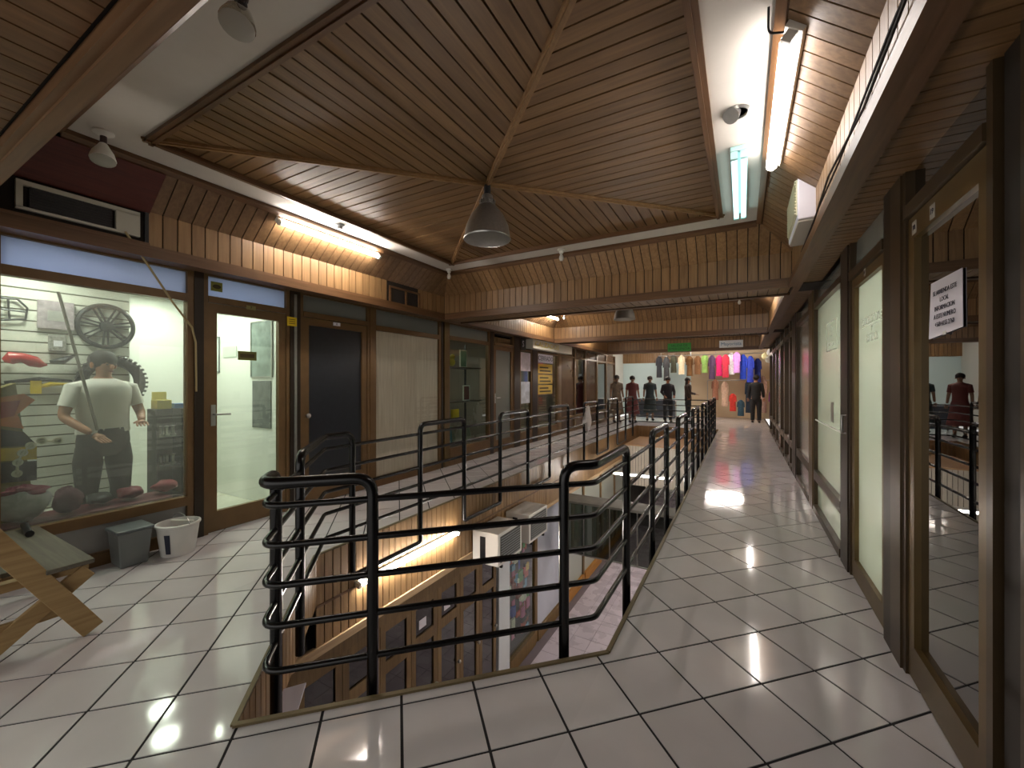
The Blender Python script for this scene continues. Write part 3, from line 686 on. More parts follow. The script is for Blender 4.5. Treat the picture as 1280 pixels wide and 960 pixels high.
NW[0] += 1; d = struct('window_%d' % NW[0], (LWX, 1.5, ZL), 'lower storey window with a tan crossbar and a yellow strip')
box('frame', LW, d, LWX-.02, LWX+.02, 1.2, 2.02, -1.62, -1.46); box('frame', LW, d, LWX-.02, LWX+.02, 1.92, 2.02, ZL, -1.0); box('pane', DKGLASS, d, LWX-.005, LWX+.005, 1.2, 1.92, -1.46, -1.0); box('pane', DKGLASS, d, LWX-.005, LWX+.005, 1.2, 1.92, ZL, -1.62)
box('strip', YEL, d, LWX+.021, LWX+.024, 1.62, 1.9, -1.50, -1.46); box('card', PAPER, d, LWX+.021, LWX+.024, 1.45, 1.6, -1.6, -1.54)
o = struct('wall_column', (LWX, 5.3, ZL), 'pale plaster column on the storey below'); box('column', mat('column_paint', '#D8DDE0', .6), o, LWX-.05, LWX+.03, 5.16, 5.48, ZL, -.86)
NW[0] += 1; d = struct('window_%d' % NW[0], (LWX, 5.9, ZL), 'lower storey window crowded with coloured prints')
box('stile', LW, d, LWX-.02, LWX+.03, 6.36, 6.46, ZL, -.9); box('sill', LW, d, LWX-.02, LWX+.05, 5.48, 6.36, ZL, ZL+.22); box('pane', CLEAR, d, LWX-.004, LWX+.004, 5.48, 6.36, ZL+.22, -.9)
PRC = ['#C8432F', '#2F4FB0', '#D8D4CC', '#3E8B3A', '#E0B02A', '#20222A', '#C96B9A', '#6FA7D8', '#8A3A2A', '#F0E8DA']
pc = [mat('print_%d' % i, c, .5) for i, c in enumerate(PRC)]
bd = box('display_board', mat('board_dark', '#33353B', .7), d, LWX-.10, LWX-.08, 5.48, 6.36, ZL+.2, -.9); rnd = random.Random(3)
for i in range(90):
    w_, h_ = rnd.uniform(.05, .17), rnd.uniform(.06, .2); y = rnd.uniform(5.49, 6.35-w_); z = rnd.uniform(-2.85, -1.0-h_); dx = .001+i*.0005
    box('print', pc[rnd.choice((0, 1, 2, 2, 3, 4, 5, 5, 5, 6, 7, 8, 8, 9))], bd, LWX-.08, LWX-.08+dx, y, y+w_, z, z+h_)
NW[0] += 1; d = struct('window_%d' % NW[0], (LWX, 6.8, ZL), 'lower storey window filled with pale paper')
box('stile', LW, d, LWX-.02, LWX+.03, 7.5, 7.62, ZL, -.9); box('sill', LW, d, LWX-.02, LWX+.05, 6.46, 7.5, ZL, ZL+.2); box('pane', frosted('pale_film', '#D9DDEA', .3), d, LWX-.004, LWX+.004, 6.46, 7.5, ZL+.2, -.9)
NW[0] += 1; d = struct('window_%d' % NW[0], (LWX, 9, ZL), 'lower storey windows beyond the glass bulkhead')
for k in range(4):
    y = 7.62+k*1.3; box('stile', LW, d, LWX-.02, LWX+.03, y+1.2, y+1.3, ZL, -.9); box('pane', FROST, d, LWX-.004, LWX+.004, y, y+1.2, ZL+.2, -.9); box('sill', wood('orange_wood', '#B07A30', '#8A5A20', 1), d, LWX-.02, LWX+.06, y, y+1.2, ZL, ZL+.2)
# hanging glass bulkhead across the lower hall
gb = struct('wall_bulkhead', (HC, 7.3, -1.8), 'hanging glass bulkhead with a dusty grey ledge across the storey below')
box('ledge', mat('dusty_ledge', '#77746C', .9, noise=(7, .15)), gb, HL, HR, 7.25, 7.75, -.84, -.80)
for i in range(5): box('pane', glass('bulkhead_glass', '#8E938C', 2.4), gb, HL+i*.49+.01, HL+(i+1)*.49-.01, 7.30, 7.31, -1.78, -.84)
for i in range(6): box('mullion', STEEL, gb, HL+i*.49-.01, HL+i*.49+.01, 7.29, 7.32, -1.78, -.84)
box('bottom_rail', STEEL, gb, HL, HR, 7.285, 7.325, -1.80, -1.78)
# landing at the far end
ld = struct('wall_landing', (HC, 12.5, -.35), 'tan lit landing slab near the far end of the opening', 'landing')
box('landing_top', mat('tan_floor', '#B98F62', .4), ld, HL+.1, HC+.6, 11.9, 13.9, -.40, -.35); m = MB(); x = HL+.1
while x < HC+.55: m.box(x, x+.07, 11.89, 11.9, -1.5, -.38); x += .08
tag(m.build('slat_run', mat('pale_slats', '#CFC7B8', .5), ld), kind='stuff')
# ------------------------------------------------------------------ lamps
def tube_light(a, b, lab, nrm, glow=TUBE, r=.019, body=WHITE, w=.05, tubes=1, sep=.05):
    a, b, n = Vector(a), Vector(b), Vector(nrm).normalized(); d = (b-a).normalized()
    t = thing('tube_light', a, lab, 'light'); s = d.cross(n).normalized()
    MB().bar(a-d*.03+n*.045, b+d*.03+n*.045, w*(1 if tubes == 1 else 2.2), .035, n).build('batten_body', body, t, bevel=.004)
    for k in range(tubes):
        o = s*(sep*(k-(tubes-1)/2))
        MB().tube([a+o, b+o], r, 10).build('tube', glow, t, smooth=True)
        for p, q in ((a, -1), (b, 1)): MB().bar(p+o+d*q*.0, p+o+d*q*.028, .045, .05, n).build('lamp_holder', body, t)
    return t
tube_light((-3.875, 2.33, 2.975), (-3.875, 3.54, 2.975), 'lit fluorescent tube on the sloping boards above the left shop fronts', (-.6, 0, .8))
tube_light((.18, 2.20, 2.965), (.18, 3.42, 2.965), 'lit fluorescent tube on the sloping boards above the right corridor', (.6, 0, .8), r=.034, w=.085, glow=TUBER)
tube_light((-.02, 3.27, 3.016), (-.02, 4.45, 3.016), 'twin bluish fluorescent fitting on the white ceiling band', (0, 0, 1), glow=TUBEC, tubes=2, sep=.06, body=mat('teal_fitting', '#A9D3D2', .3))
tube_light((-3.87, 8.0, 2.95), (-3.87, 9.1, 2.95), 'lit fluorescent tube at the far left of the second coffer', (-.6, 0, .8))
tube_light((-3.87, 11.2, 2.95), (-3.87, 12.4, 2.95), 'lit fluorescent tube in the third coffer', (-.6, 0, .8))
tube_light((.17, 7.0, 2.95), (.17, 8.2, 2.95), 'lit fluorescent tube over the right corridor in the second coffer', (.6, 0, .8))
tube_light((.17, 11.2, 2.95), (.17, 12.4, 2.95), 'added fluorescent tube brightening the far end, over the right corridor in the third coffer', (.6, 0, .8))  # extra tube, added to brighten the far end
tube_light((-2.6, 8.6, 3.016), (-.6, 8.6, 3.016), 'unlit brown tube fitting spanning the second coffer', (0, 0, 1), glow=mat('unlit_tube', '#8A7A68', .3), body=mat('brown_fitting', '#4A3826', .5))
tube_light((HL+.05, 2.55, -.40), (HL+.05, 4.0, -.40), 'lit fluorescent tube along the slab edge below the left railing', (-1, 0, .3))
for y in (4.5, 8.5, 12.5): tube_light((.4, y, -.55), (.4, y+1.3, -.55), 'lit fluorescent tube under the slab of the right corridor, %s along' % {4.5: 'first', 8.5: 'second', 12.5: 'third'}[y], (0, 0, 1))
tube_light((-2.6, 9.2, -.62), (-1.3, 9.2, -.62), 'lit tube behind the hanging glass bulkhead', (0, 0, 1))
for x in (-3.0, -.6): tube_light((x-.6, 16.3, 2.66), (x+.6, 16.3, 2.66), 'lit tube over the far %s' % ('pale blue shop' if x < -2 else 'clothing stall'), (0, 0, 1), glow=TUBEF)
def pendant(c, ztop, r, h, lab, glow=0):
    t = thing('pendant_lamp', (c[0], c[1], ztop), lab, 'light'); z = ztop
    MB().lathe([(.0, 0), (.028, 0), (.028, -.10), (.0, -.10)], (c[0], c[1], z), 14).build('stem', BLACKP, t, smooth=True)
    zb = z-.09
    MB().lathe([(.03, 0), (.045, -.01), (.05, -.06), (.055, -.06), (.055, -.075), (.05, -.08)], (c[0], c[1], zb), 24).build('heat_sink', STEEL, t, smooth=True)
    fins = MB()
    for k in range(16):
        a = k*PI/8; fins.bar((c[0]+.05*math.cos(a), c[1]+.05*math.sin(a), zb-.065), (c[0]+.068*math.cos(a), c[1]+.068*math.sin(a), zb-.065), .006, .03)
    fins.build('cooling_fins', STEEL, t)
    pr = [(.05, -.08), (.075, -.10), (r*.72, -.10-h*.30), (r*.92, -.10-h*.62), (r, -.10-h*.95), (r*1.02, -.10-h)]
    inn = [(q*.965, zz) for q, zz in pr[::-1]]
    MB().lathe(pr+inn, (c[0], c[1], zb), 32).build('shade', mat('prismatic_shade', '#9A9791', .28, .75, noise=(60, .1)), t, smooth=True)
    MB().lathe([(r*1.02, -.10-h), (r*1.04, -.105-h), (r*1.02, -.115-h), (r*.97, -.11-h)], (c[0], c[1], zb), 32).build('rim', STEEL, t, smooth=True)
    MB().blob((c[0], c[1], zb-.10-h*.4), .035, .035, .06, 0).build('bulb', mat('unlit_bulb', '#DAD6CE', .3), t, smooth=True)
pendant((ccx, ccy), ZB-.0, .19, .26, 'bell shaped aluminium pendant lamp at the centre of the wooden ceiling panel')
pendant((-1.9, 7.6), ZB-.02, .19, .26, 'bell shaped aluminium pendant lamp in the second coffer')
def bulb_socket(x, y, lab, bulb=True, z=ZB, tilt=(0, 0)):
    t = thing('ceiling_socket', (x, y, z), lab, 'light', 'bare bulb sockets on the white ceiling band')
    MB().lathe([(0, 0), (.05, 0), (.05, -.012), (.03, -.02), (.024, -.05), (0, -.05)], (x, y, z), 16).build('socket', WHITE if bulb else GREYP, t, smooth=True)
    if bulb: MB().lathe([(.014, -.05), (.016, -.07), (.026, -.09), (.03, -.115), (.02, -.14), (0, -.146)], (x, y, z), 14).build('bulb', mat('milky_bulb', '#CFCBC2', .25), t, smooth=True)
bulb_socket(-3.72, 4.73, 'bare bulb socket at the far left corner of the white band'); bulb_socket(-1.95, 4.70, 'bare bulb socket midway along the far white band')
bulb_socket(-3.66, 2.83, 'empty socket plate on the left white band near the lit tube', False)
bulb_socket(-3.7, 9.1, 'bare bulb socket at the far left of the second coffer'); bulb_socket(-.05, 9.0, 'bare bulb socket at the far right of the second coffer')
def spot(x, y, lab, dirn):
    t = thing('ceiling_spotlight', (x, y, ZB), lab, 'light'); d = Vector(dirn).normalized(); p = Vector((x, y, ZB-.05))
    MB().lathe([(0, 0), (.055, 0), (.055, -.01), (.02, -.03), (.0, -.03)], (x, y, ZB), 16).build('ceiling_plate', BLACKP if lab.startswith('clear') else WHITE, t, smooth=True)
    MB().tube([(x, y, ZB-.02), p, p+d*.05], .018, 10).build('lamp_holder', mat('dark_red_holder', '#3A2622', .5), t, smooth=True)
    a = p+d*.04; pts = [a, a+d*.03, a+d*.07, a+d*.115, a+d*.125]
    MB().tube(pts, [.022, .035, .055, .066, .064], 20).build('reflector_bulb', glass('bulb_glass', '#D8D6CE', 2.6) if lab.startswith('clear') else WHITE, t, smooth=True)
    MB().tube([a+d*.1255, a+d*.1285], [.064, .058], 20).build('lens', mat('lens_glass', '#A8A49A', .15), t, smooth=True)
spot(-1.80, .93, 'clear reflector bulb hanging from the near white band', (.15, -.25, -1))
spot(-3.66, 1.02, 'white reflector bulb at the near left corner of the white band', (.3, -.1, -1))
t = thing('recessed_spotlight', (-.03, 2.84, ZB), 'recessed round spotlight tilted out of the right white band', 'light')
MB().lathe([(.075, 0), (.08, -.006), (.06, -.012), (.055, 0)], (-.03, 2.84, ZB), 20).build('ring', STEEL, t, smooth=True); MB().lathe([(0, -.002), (.056, -.002)], (-.03, 2.84, ZB), 20).build('recess', BLACKP, t)
MB().tube([(-.04, 2.83, ZB+.0), (-.06, 2.79, ZB-.045)], [.035, .045], 16).build('lamp_head', STEEL, t, smooth=True)

# ------------------------------------------------------------------ air conditioners, vent, cables
t = thing('air_conditioner', (.42, 3.9, 2.6), 'white window air conditioner set into the right fascia', 'air conditioner')
MB().box(.345, .52, 3.55, 4.20, 2.60, 2.985).build('body', mat('ac_white', '#DCD9E2', .4), t, bevel=.008)
gr = MB().box(.338, .346, 3.58, 4.17, 2.64, 2.96).build('grille', mat('ac_grille', '#C9C3A4', .5), t)
for k in range(14): MB().box(.330, .338, 3.59, 4.16, 2.655+k*.021, 2.664+k*.021).build('louvre', mat('ac_grille', '#C9C3A4', .5), gr)
MB().box(.35, .51, 3.57, 4.18, 2.585, 2.60).build('drip_tray', mat('ac_tray', '#B9B2A4', .5), t)
t = thing('old_air_conditioner', (fx0, 1.05, 2.55), 'stripped old window air conditioner in the left fascia under a dark red board', 'air conditioner')
AX = fx0+.02
box('cavity', BLACKP, t, fx0-.2, fx0-.02, .72, 1.40, 2.54, 2.80)
for q in ((.73, 1.36, 2.735, 2.765), (.73, 1.36, 2.575, 2.592), (.73, .76, 2.585, 2.74), (1.22, 1.36, 2.59, 2.74)):
    box('bezel', mat('aged_white', '#B8B4A4', .5), t, fx0-.02, AX, *q)
box('front_grille', mat('grille_dark', '#2B2826', .6), t, fx0-.02, AX-.012, .79, 1.2, 2.60, 2.735)
for k in range(6): box('louvre', BLACKP, t, AX-.014, AX-.006, .79, 1.2, 2.612+k*.02, 2.618+k*.02)
box('shelf', W_TR, t, fx0-.03, fx0+.02, .6, 1.42, 2.525, 2.545)
t = thing('cover_board', (fx0, 1.0, 2.8), 'dark red plywood board covering the slope above the old air conditioner', 'board')
RED = wood('red_ply', '#5A261C', '#431812', 1, .5, .1)
MB().hexa([(fx0-.03, .66, 2.80), (fx0-.03, 1.425, 2.80), (-3.87, 1.425, 3.03), (-3.87, .80, 3.03)], [(fx0, .66, 2.785), (fx0, 1.425, 2.785), (-3.845, 1.425, 3.02), (-3.845, .80, 3.02)]).build('board', RED, t)
box('upright', BLACKP, t, fx0-.03, fx0+.004, 1.395, 1.42, 2.52, 2.80)
t = thing('vent_opening', (fx0, 4.28, 2.52), 'dark two part vent opening in the left fascia', 'vent')
box('recess', BLACKP, t, fx0-.05, fx0-.03, 3.99, 4.57, 2.525, 2.72)
for y in (3.98, 4.28, 4.55): box('divider', W_TR, t, fx0-.03, fx0+.004, y, y+.03, 2.52, 2.73)
box('head', W_TR, t, fx0-.03, fx0+.004, 3.98, 4.58, 2.72, 2.745)
CAB = mat('cable_black', '#151313', .5)
def cable(pts, r, lab, m=CAB, name='cable'): o = MB().tube(corner_round(pts, .03, 3), r, 6).build(name, m, None, smooth=True); return tag(o, lab, 'cable')
cable([(.44, .7, 2.60), (.425, 1.5, 2.59), (.44, 2.2, 2.575), (.425, 2.9, 2.60), (.44, 3.5, 2.575), (.445, 4.3, 2.56)], .006, 'thick black cable sagging along the right fascia')
cable([(.44, .7, 2.63), (.43, 1.8, 2.61), (.44, 2.7, 2.585), (.43, 3.3, 2.565), (.44, 4.0, 2.54)], .005, 'thinner black cable above the lower moulding of the right fascia')
cable([(fx0+.02, 1.27, 2.59), (-4.16, 1.42, 2.38), (-4.25, 1.62, 2.12), (-4.34, 1.80, 1.93), (-4.36, 1.835, 1.8), (-4.36, 1.84, 1.35)], .008, 'tan cable dropping from the old air conditioner to the door post', mat('tan_cable', '#9A865E', .6))
cable([(.10, 2.1, ZB-.01), (.10, 2.15, 2.99), (.16, 2.17, 2.985)], .005, 'short cable feeding the right fluorescent tube', CAB)
def condenser(y0, lab):
    t = thing('air_conditioner', (HL+.2, y0, -.80), lab, 'air conditioner', None); X0, X1 = HL+.03, HL+.42
    MB().box(X0, X1, y0, y0+.62, -.88, -.47).build('casing', mat('condenser_white', '#D5D2CC', .45), t, bevel=.01)
    g_ = MB().box(X1, X1+.006, y0+.05, y0+.57, -.84, -.51).build('grille', mat('condenser_grille', '#4A4845', .6), t)
    for k in range(10): MB().box(X1+.006, X1+.012, y0+.06, y0+.56, -.83+k*.032, -.822+k*.032).build('louvre', GREYP, g_)
    MB().box(X0+.12, X0+.2, y0-.005, y0, -.82, -.53).build('side_vent', BLACKP, t)
    MB().bar((HL, y0+.1, -.9), (X1, y0+.1, -.9), .03, .03).bar((HL, y0+.5, -.9), (X1, y0+.5, -.9), .03, .03).build('bracket', BLACKP, t)
condenser(4.35, 'white window air conditioner hung below the left slab edge, before its twin'); condenser(5.2, 'grey framed air conditioner hung below the left slab edge, beyond the first')
e0 = Vector((HC, HA, 0)); ed = Vector((-s2, s2, 0)); en_ = Vector((s2, s2, 0))
q = [e0+ed*.52+en_*.014, e0+ed*.72+en_*.014, e0+ed*.74+en_*.13, e0+ed*.50+en_*.13]
tag(MB().hexa([p+Vector((0, 0, -.375)) for p in q], [p+Vector((0, 0, -.365)) for p in q]).build('white_board', mat('white_card', '#D6D4E4', .6), None), 'small white board fixed to the slab edge inside the near corner of the opening', 'board')

# ------------------------------------------------------------------ signs and notices
def plate(name, side, y0, y1, z0, z1, m, lab, cat='sign', d=.008, th=.002, group=None):
    x = P_(side); s = out(side); t = thing(name, (x+s*d, (y0+y1)/2, z0), lab, cat, group)
    box('sheet', m, t, x+s*d, x+s*(d+th), y0, y1, z0, z1); return t
def ltext(t, side, body, size, m, y, z, d, sx=1.0):
    s = out(side); text(body, size, m, t, (P_(side)+s*d, y, z), (0, s, 0), (0, 0, 1), sx=sx)   # read from the hall
# paper notice on the right door, slightly askew
t = thing('paper_notice', (XR-.01, 2.35, 1.63), 'white paper notice with five printed lines taped on the dark glass door', 'notice')
MB().hexa([(XR-.008, 2.195, 1.645), (XR-.008, 2.51, 1.625), (XR-.008, 2.495, 1.87), (XR-.008, 2.20, 1.87)], [(XR-.010, 2.195, 1.645), (XR-.013, 2.51, 1.625), (XR-.010, 2.495, 1.87), (XR-.010, 2.20, 1.87)]).build('sheet', PAPER, t)
for i, (b, sz) in enumerate((('SE ARRIENDA ESTE', .027), ('LOCAL', .027), ('INFORMACION', .028), ('A ESTE NUMERO', .028), ('+569 4155 2760', .028))):
    text(b, sz, INK, t, (XR-.0145, 2.345, 1.815-i*.034), (0, -1, 0), (0, 0, 1))
MB().box(XR-.0145, XR-.013, 2.33, 2.36, 1.63, 1.645).build('tape', WHITE, t)
for y, z in ((2.41, 2.165), (2.62, 2.165)):
    t = plate('number_tag', 'r', y-.025, y+.025, z-.03, z+.03, mat('tag_grey', '#A9A39A', .5), 'small pale number tag on the top rail of the dark door, %s' % ('toward its middle' if y < 2.5 else 'near the post'), d=.03); ltext(t, 'r', '19' if y < 2.5 else '18', .035, INK, y, z, .033)
t = plate('number_tag', 'r', 3.5, 3.54, 2.14, 2.19, mat('tag_grey', '#A9A39A', .5), 'small number tag above the frosted door', d=.03); ltext(t, 'r', '17', .03, INK, 3.52, 2.165, .033)
WF = mat('white_film', '#F4F8F0', .5, emit='#F4F8F0', es=0)
t = thing('emblem_decal', (XR-.008, 4.84, 1.74), 'white square outline emblem with a rounded letter on the frosted window', 'decal')
for q in ((4.58, 5.10, 2.005, 2.015), (4.58, 5.10, 1.735, 1.745), (4.58, 4.595, 1.745, 2.005), (5.085, 5.10, 1.745, 2.005)): box('outline', WF, t, XR-.008, XR-.006, *q)
text('O', .15, WF, t, (XR-.009, 4.84, 1.91), (0, -1, 0), (0, 0, 1)); text('MODA', .06, WF, t, (XR-.009, 4.84, 1.79), (0, -1, 0), (0, 0, 1), sx=1.6)
t = thing('door_lettering', (XR-.008, 3.45, 1.7), 'white lettering in three lines on the frosted glass door', 'decal')
text('COLECCIONES', .075, WF, t, (XR-.009, 3.45, 1.845), (0, -1, 0), (0, 0, 1)); text('Y', .05, WF, t, (XR-.009, 3.45, 1.785), (0, -1, 0), (0, 0, 1)); text('ESTILOS', .075, WF, t, (XR-.009, 3.45, 1.725), (0, -1, 0), (0, 0, 1))
box('rule', WF, t, XR-.0095, XR-.0085, 3.2, 3.7, 1.808, 1.812)
t = thing('push_bar', (XR-.03, 4.7, 1.0), 'thin steel guard bar across the frosted emblem window', 'bar'); MB().tube([(XR-.03, 4.25, 1.02), (XR-.03, 5.6, 1.02)], .008, 8).build('bar', STEEL, t, smooth=True)
t = plate('taped_patch', 'r', 4.72, 4.86, 1.06, 1.25, mat('film_grey', '#8E8C84', .5), 'grey taped patch on the frosted emblem window', 'patch')
# left signs
t = plate('olive_sticker', 'l', 1.98, 2.08, 2.31, 2.40, mat('olive', '#7C7A22', .5), 'olive square sticker with a dark emblem on the pale transom', 'sticker'); MB().lathe([(0,0),(.03,0),(.03,.001),(0,.001)], (XL+.011, 2.03, 2.355), 12, 'x', sx=1.2, sy=.7).build('emblem', YINK, t)
t = plate('door_plate', 'l', 2.22, 2.40, 1.66, 1.75, mat('olive_dark', '#5A5720', .4), 'dark olive plate stuck on the lit glass door', 'sign'); box('band', YINK, t, XL+.0105, XL+.011, 2.24, 2.38, 1.685, 1.725)
t = plate('yellow_note', 'l', 2.70, 2.81, 2.06, 2.16, YEL, 'yellow note taped to the post between the two left doors', 'notice', d=.057)
for k in range(3): box('printed_line', YINK, t, XL+.0595, XL+.060, 2.72, 2.79, 2.085+k*.022, 2.092+k*.022)
t = plate('house_number', 'l', 3.30, 3.40, 2.135, 2.175, PAPER, 'small white oval number above the navy door', 'sign', d=.032); ltext(t, 'l', '8', .035, INK, 3.35, 2.155, .0345)
t = plate('door_number', 'l', 2.28, 2.37, 2.175, 2.215, mat('brass_tag', '#8C8450', .4), 'small brass number plate on the lit door frame', 'sign', d=.05); ltext(t, 'l', '7', .035, YINK, 2.325, 2.195, .0525)
# projecting sign box and posters
t = thing('sign_box', (XL+.1, 9.65, 2.2), 'long white sign box with yellow lettering above the poster shop', 'sign')
MB().box(XL+.05, XL+.24, 8.40, 10.85, 2.22, 2.44).build('box', mat('sign_face', '#D2CDBE', .5), t, bevel=.005); text('CALZADOS', .17, mat('sign_yellow', '#D6C22E', .5), t, (XL+.2415, 9.2, 2.33), (0, 1, 0), (0, 0, 1), sx=1.6)
t = plate('poster', 'l', 8.20, 8.70, 1.70, 2.13, mat('pale_poster', '#C9BFC6', .6, noise=(6, .35)), 'pale pinkish photo poster on the narrow shop window', 'poster', d=.02)
t = plate('poster', 'l', 8.22, 8.66, .95, 1.45, mat('pale_poster2', '#BFC3CC', .6, noise=(6, .35)), 'lower pale blue poster on the narrow shop window', 'poster', d=.02)
t = plate('shop_notice', 'l', 9.12, 10.02, 1.93, 2.15, PAPER, 'white notice with black lettering above the yellow posters', 'notice', d=.02); ltext(t, 'l', 'CERRADO', .17, INK, 9.57, 2.04, .0225, 1.15)
for i, (z0, z1) in enumerate(((1.66, 1.9), (1.40, 1.63), (1.14, 1.37))):
    t = plate('yellow_poster', 'l', 9.12, 9.98, z0, z1, mat('poster_yellow', '#C9A63A', .6, noise=(5, .1)), 'yellow lettered poster, %s of three below the white notice' % ['top', 'middle', 'bottom'][i], 'poster', d=.02)
    for k in range(2): box('printed_line', YINK, t, XL+.0222, XL+.0228, 9.2, 9.88-.15*k, z0+.05+k*.085, z0+.085+k*.085)
t = plate('dark_sign', 'l', 8.13, 8.38, 2.17, 2.45, mat('dark_sign', '#26241F', .5), 'square dark sign with pale marks beside the sign box', 'sign', d=.06); ltext(t, 'l', 'S', .2, PAPER, 8.25, 2.31, .0635)
t = thing('exit_sign', (-1.6, 14.1, 2.35), 'green emergency exit sign hanging below the third beam', 'sign')
box('panel', mat('exit_green', '#2F8A34', .5), t, -2.12, -1.42, 14.1, 14.12, 2.44, 2.70)
for i, b in enumerate(('SALIDA DE', 'EMERGENCIA')): text(b, .105, BLACKP, t, (-1.77, 14.098, 2.62-i*.105), (1, 0, 0), (0, 0, 1))
t = thing('stall_sign', (-.3, 14.4, 2.35), 'white stall sign with blue script lettering', 'sign')
box('panel', mat('sign_white', '#E9ECEC', .5), t, -.62, .02, 14.1, 14.12, 2.50, 2.72); text('Mayorista', .14, mat('sign_blue', '#4E7FA8', .5), t, (-.30, 14.098, 2.61), (1, 0, 0), (0, 0, 1))

# ------------------------------------------------------------------ bench, bucket, bin
BW = wood('bench_wood', '#A58A60', '#866A44', 1, .6, .12); BS = wood('bench_slat', '#655F52', '#4A453B', 0, .7, .12)
t = thing('folding_bench', (-3.75, .6, 0), 'folding wooden bench with grey weathered slats and crossed pale legs', 'bench')
for i, (y0, y1, x1) in enumerate(((.675, .862, -3.22), (.545, .645, -3.38), (.36, .515, -3.22))): MB().box(-4.30, x1, y0, y1, .405, .43).build('slat', BS, t, bevel=.004)
for xx in (-3.30, -4.18):
    box('cross_bar', BW, t, xx-.03, xx+.03, .30, .85, .36, .404)
    MB().bar((xx+.055, .86, .02), (xx+.055, .40, .82), .095, .03, (1, 0, 0)).build('leg', BW, t, bevel=.004)
    MB().bar((xx+.02, .85, .36), (xx+.02, .42, .0+.02), .085, .03, (1, 0, 0)).build('leg', BW, t, bevel=.004)
MB().bar((-3.29, .74, .17), (-3.29, .42, .17), .025, .05).build('stretcher', BW, t)
MB().box(-4.2, -3.22, .40, .425, .70, .80).build('back_slat', BS, t)
MB().tube([(-4.30, .80, .452), (-4.02, .77, .452)], .021, 10).build('rod', BLACKP, None, smooth=True); tag(bpy.context.scene.objects['rod'], 'short dark roll lying on the wooden bench', 'roll')
t = thing('bucket', (-4.15, 1.62, 0), 'white plastic bucket with a dark label standing under the shop window', 'bucket'); bc = (-4.15, 1.62, 0)
MB().lathe([(0, .0), (.115, .0), (.145, .235), (.155, .24), (.155, .255), (.14, .26), (.133, .24), (.108, .012), (0, .012)], bc, 28).build('pail', mat('bucket_white', '#D9D7D2', .5, noise=(8, .06)), t, smooth=True)
MB().lathe([(0, .19), (.127, .19)], bc, 24).build('contents', mat('mud', '#5A5240', .9, noise=(20, .4)), t)
MB().tube([(-4.15+.15*math.cos(a), 1.62+.13*math.sin(a)*0+ .02, .25+.13*math.sin(a)*.55) for a in [PI*k/12 for k in range(13)]], .004, 6).build('wire_handle', STEEL, t, smooth=True)
lb = MB()
for k in range(4):
    a0, a1 = -1.05+k*.07, -1.05+(k+1)*.07; r0, r1 = .121, .141
    lb.hexa([bc[0:2]+(0,)]*0 or [(bc[0]+r0*math.cos(a0), bc[1]+r0*math.sin(a0), .03), (bc[0]+r0*math.cos(a1), bc[1]+r0*math.sin(a1), .03), (bc[0]+(r0+.003)*math.cos(a1), bc[1]+(r0+.003)*math.sin(a1), .03), (bc[0]+(r0+.003)*math.cos(a0), bc[1]+(r0+.003)*math.sin(a0), .03)],
            [(bc[0]+r1*math.cos(a0), bc[1]+r1*math.sin(a0), .19), (bc[0]+r1*math.cos(a1), bc[1]+r1*math.sin(a1), .19), (bc[0]+(r1+.003)*math.cos(a1), bc[1]+(r1+.003)*math.sin(a1), .19), (bc[0]+(r1+.003)*math.cos(a0), bc[1]+(r1+.003)*math.sin(a0), .19)])
lb.build('label', mat('navy_label', '#1C2236', .5), t)
MB().tube([(-4.22, 1.60, .262), (-4.02, 1.68, .20+.07)], .009, 8).build('stir_stick', mat('stick_white', '#DAD6CC', .6), None, smooth=True); tag(bpy.context.scene.objects['stir_stick'], 'pale stick laid across the white bucket', 'stick')
t = thing('storage_bin', (-4.24, 1.34, 0), 'cloudy grey plastic bin beside the white bucket', 'bin')
MB().hexa([(-4.33, 1.25, .003), (-4.14, 1.25, .003), (-4.14, 1.42, .003), (-4.33, 1.42, .003)], [(-4.35, 1.23, .27), (-4.12, 1.23, .27), (-4.12, 1.44, .27), (-4.35, 1.44, .27)]).build('tub', frosted('cloudy_plastic', '#8E9292', .4, .2), t, bevel=.01)
MB().box(-4.36, -4.11, 1.22, 1.45, .27, .295).build('lid', mat('lid_grey', '#5E6466', .4), t, bevel=.008)
t = thing('plastic_bag', (RX0, 8.6, .9), 'crumpled white plastic bag hanging on the left railing', 'bag')
MB().blob((RX0+.02, 8.62, .62), .07, .17, .26, .14, 5, 16, 12).build('sack', mat('bag_white', '#C9C5C0', .5, noise=(14, .15), bump=.6), t, smooth=True)
MB().tube([(RX0, 8.56, .82), (RX0-.02, 8.60, .91), (RX0, 8.66, .82)], .012, 6).build('knot', mat('bag_white', '#C9C5C0', .5), t, smooth=True)
# ------------------------------------------------------------------ motorcycle parts shop
SX = -5.40
sw = thing('slatwall', (SX, 0, .3), 'ivory slatted display wall inside the parts shop', 'display wall')
SLM = mat('slat_ivory', '#DAD9CE', .55); box('backing', mat('slat_gap', '#6E6A58', .8), sw, SX-.06, SX-.02, -1.7, 1.70, .3, 2.35)
for k in range(22): box('slat', SLM, sw, SX-.02, SX, -1.7, 1.70, .32+k*.092, .32+k*.092+.08)
t = thing('display_deck', (-4.95, .4, 0), 'low display deck behind the parts shop window', 'platform')
box('deck_top', mat('deck_maroon', '#5A1E26', .6), t, -4.86, -4.52, -1.6, 1.72, .36, .40); box('deck_front', GREYPANEL, t, -4.56, -4.52, -1.6, 1.72, 0, .36); box('deck_end', GREYPANEL, t, -4.86, -4.56, 1.68, 1.72, 0, .36); box('deck_back', GREYPANEL, t, -4.86, -4.84, -1.6, 1.68, 0, .36)
DG = mat('gunmetal', '#3A3B3C', .35, .7)
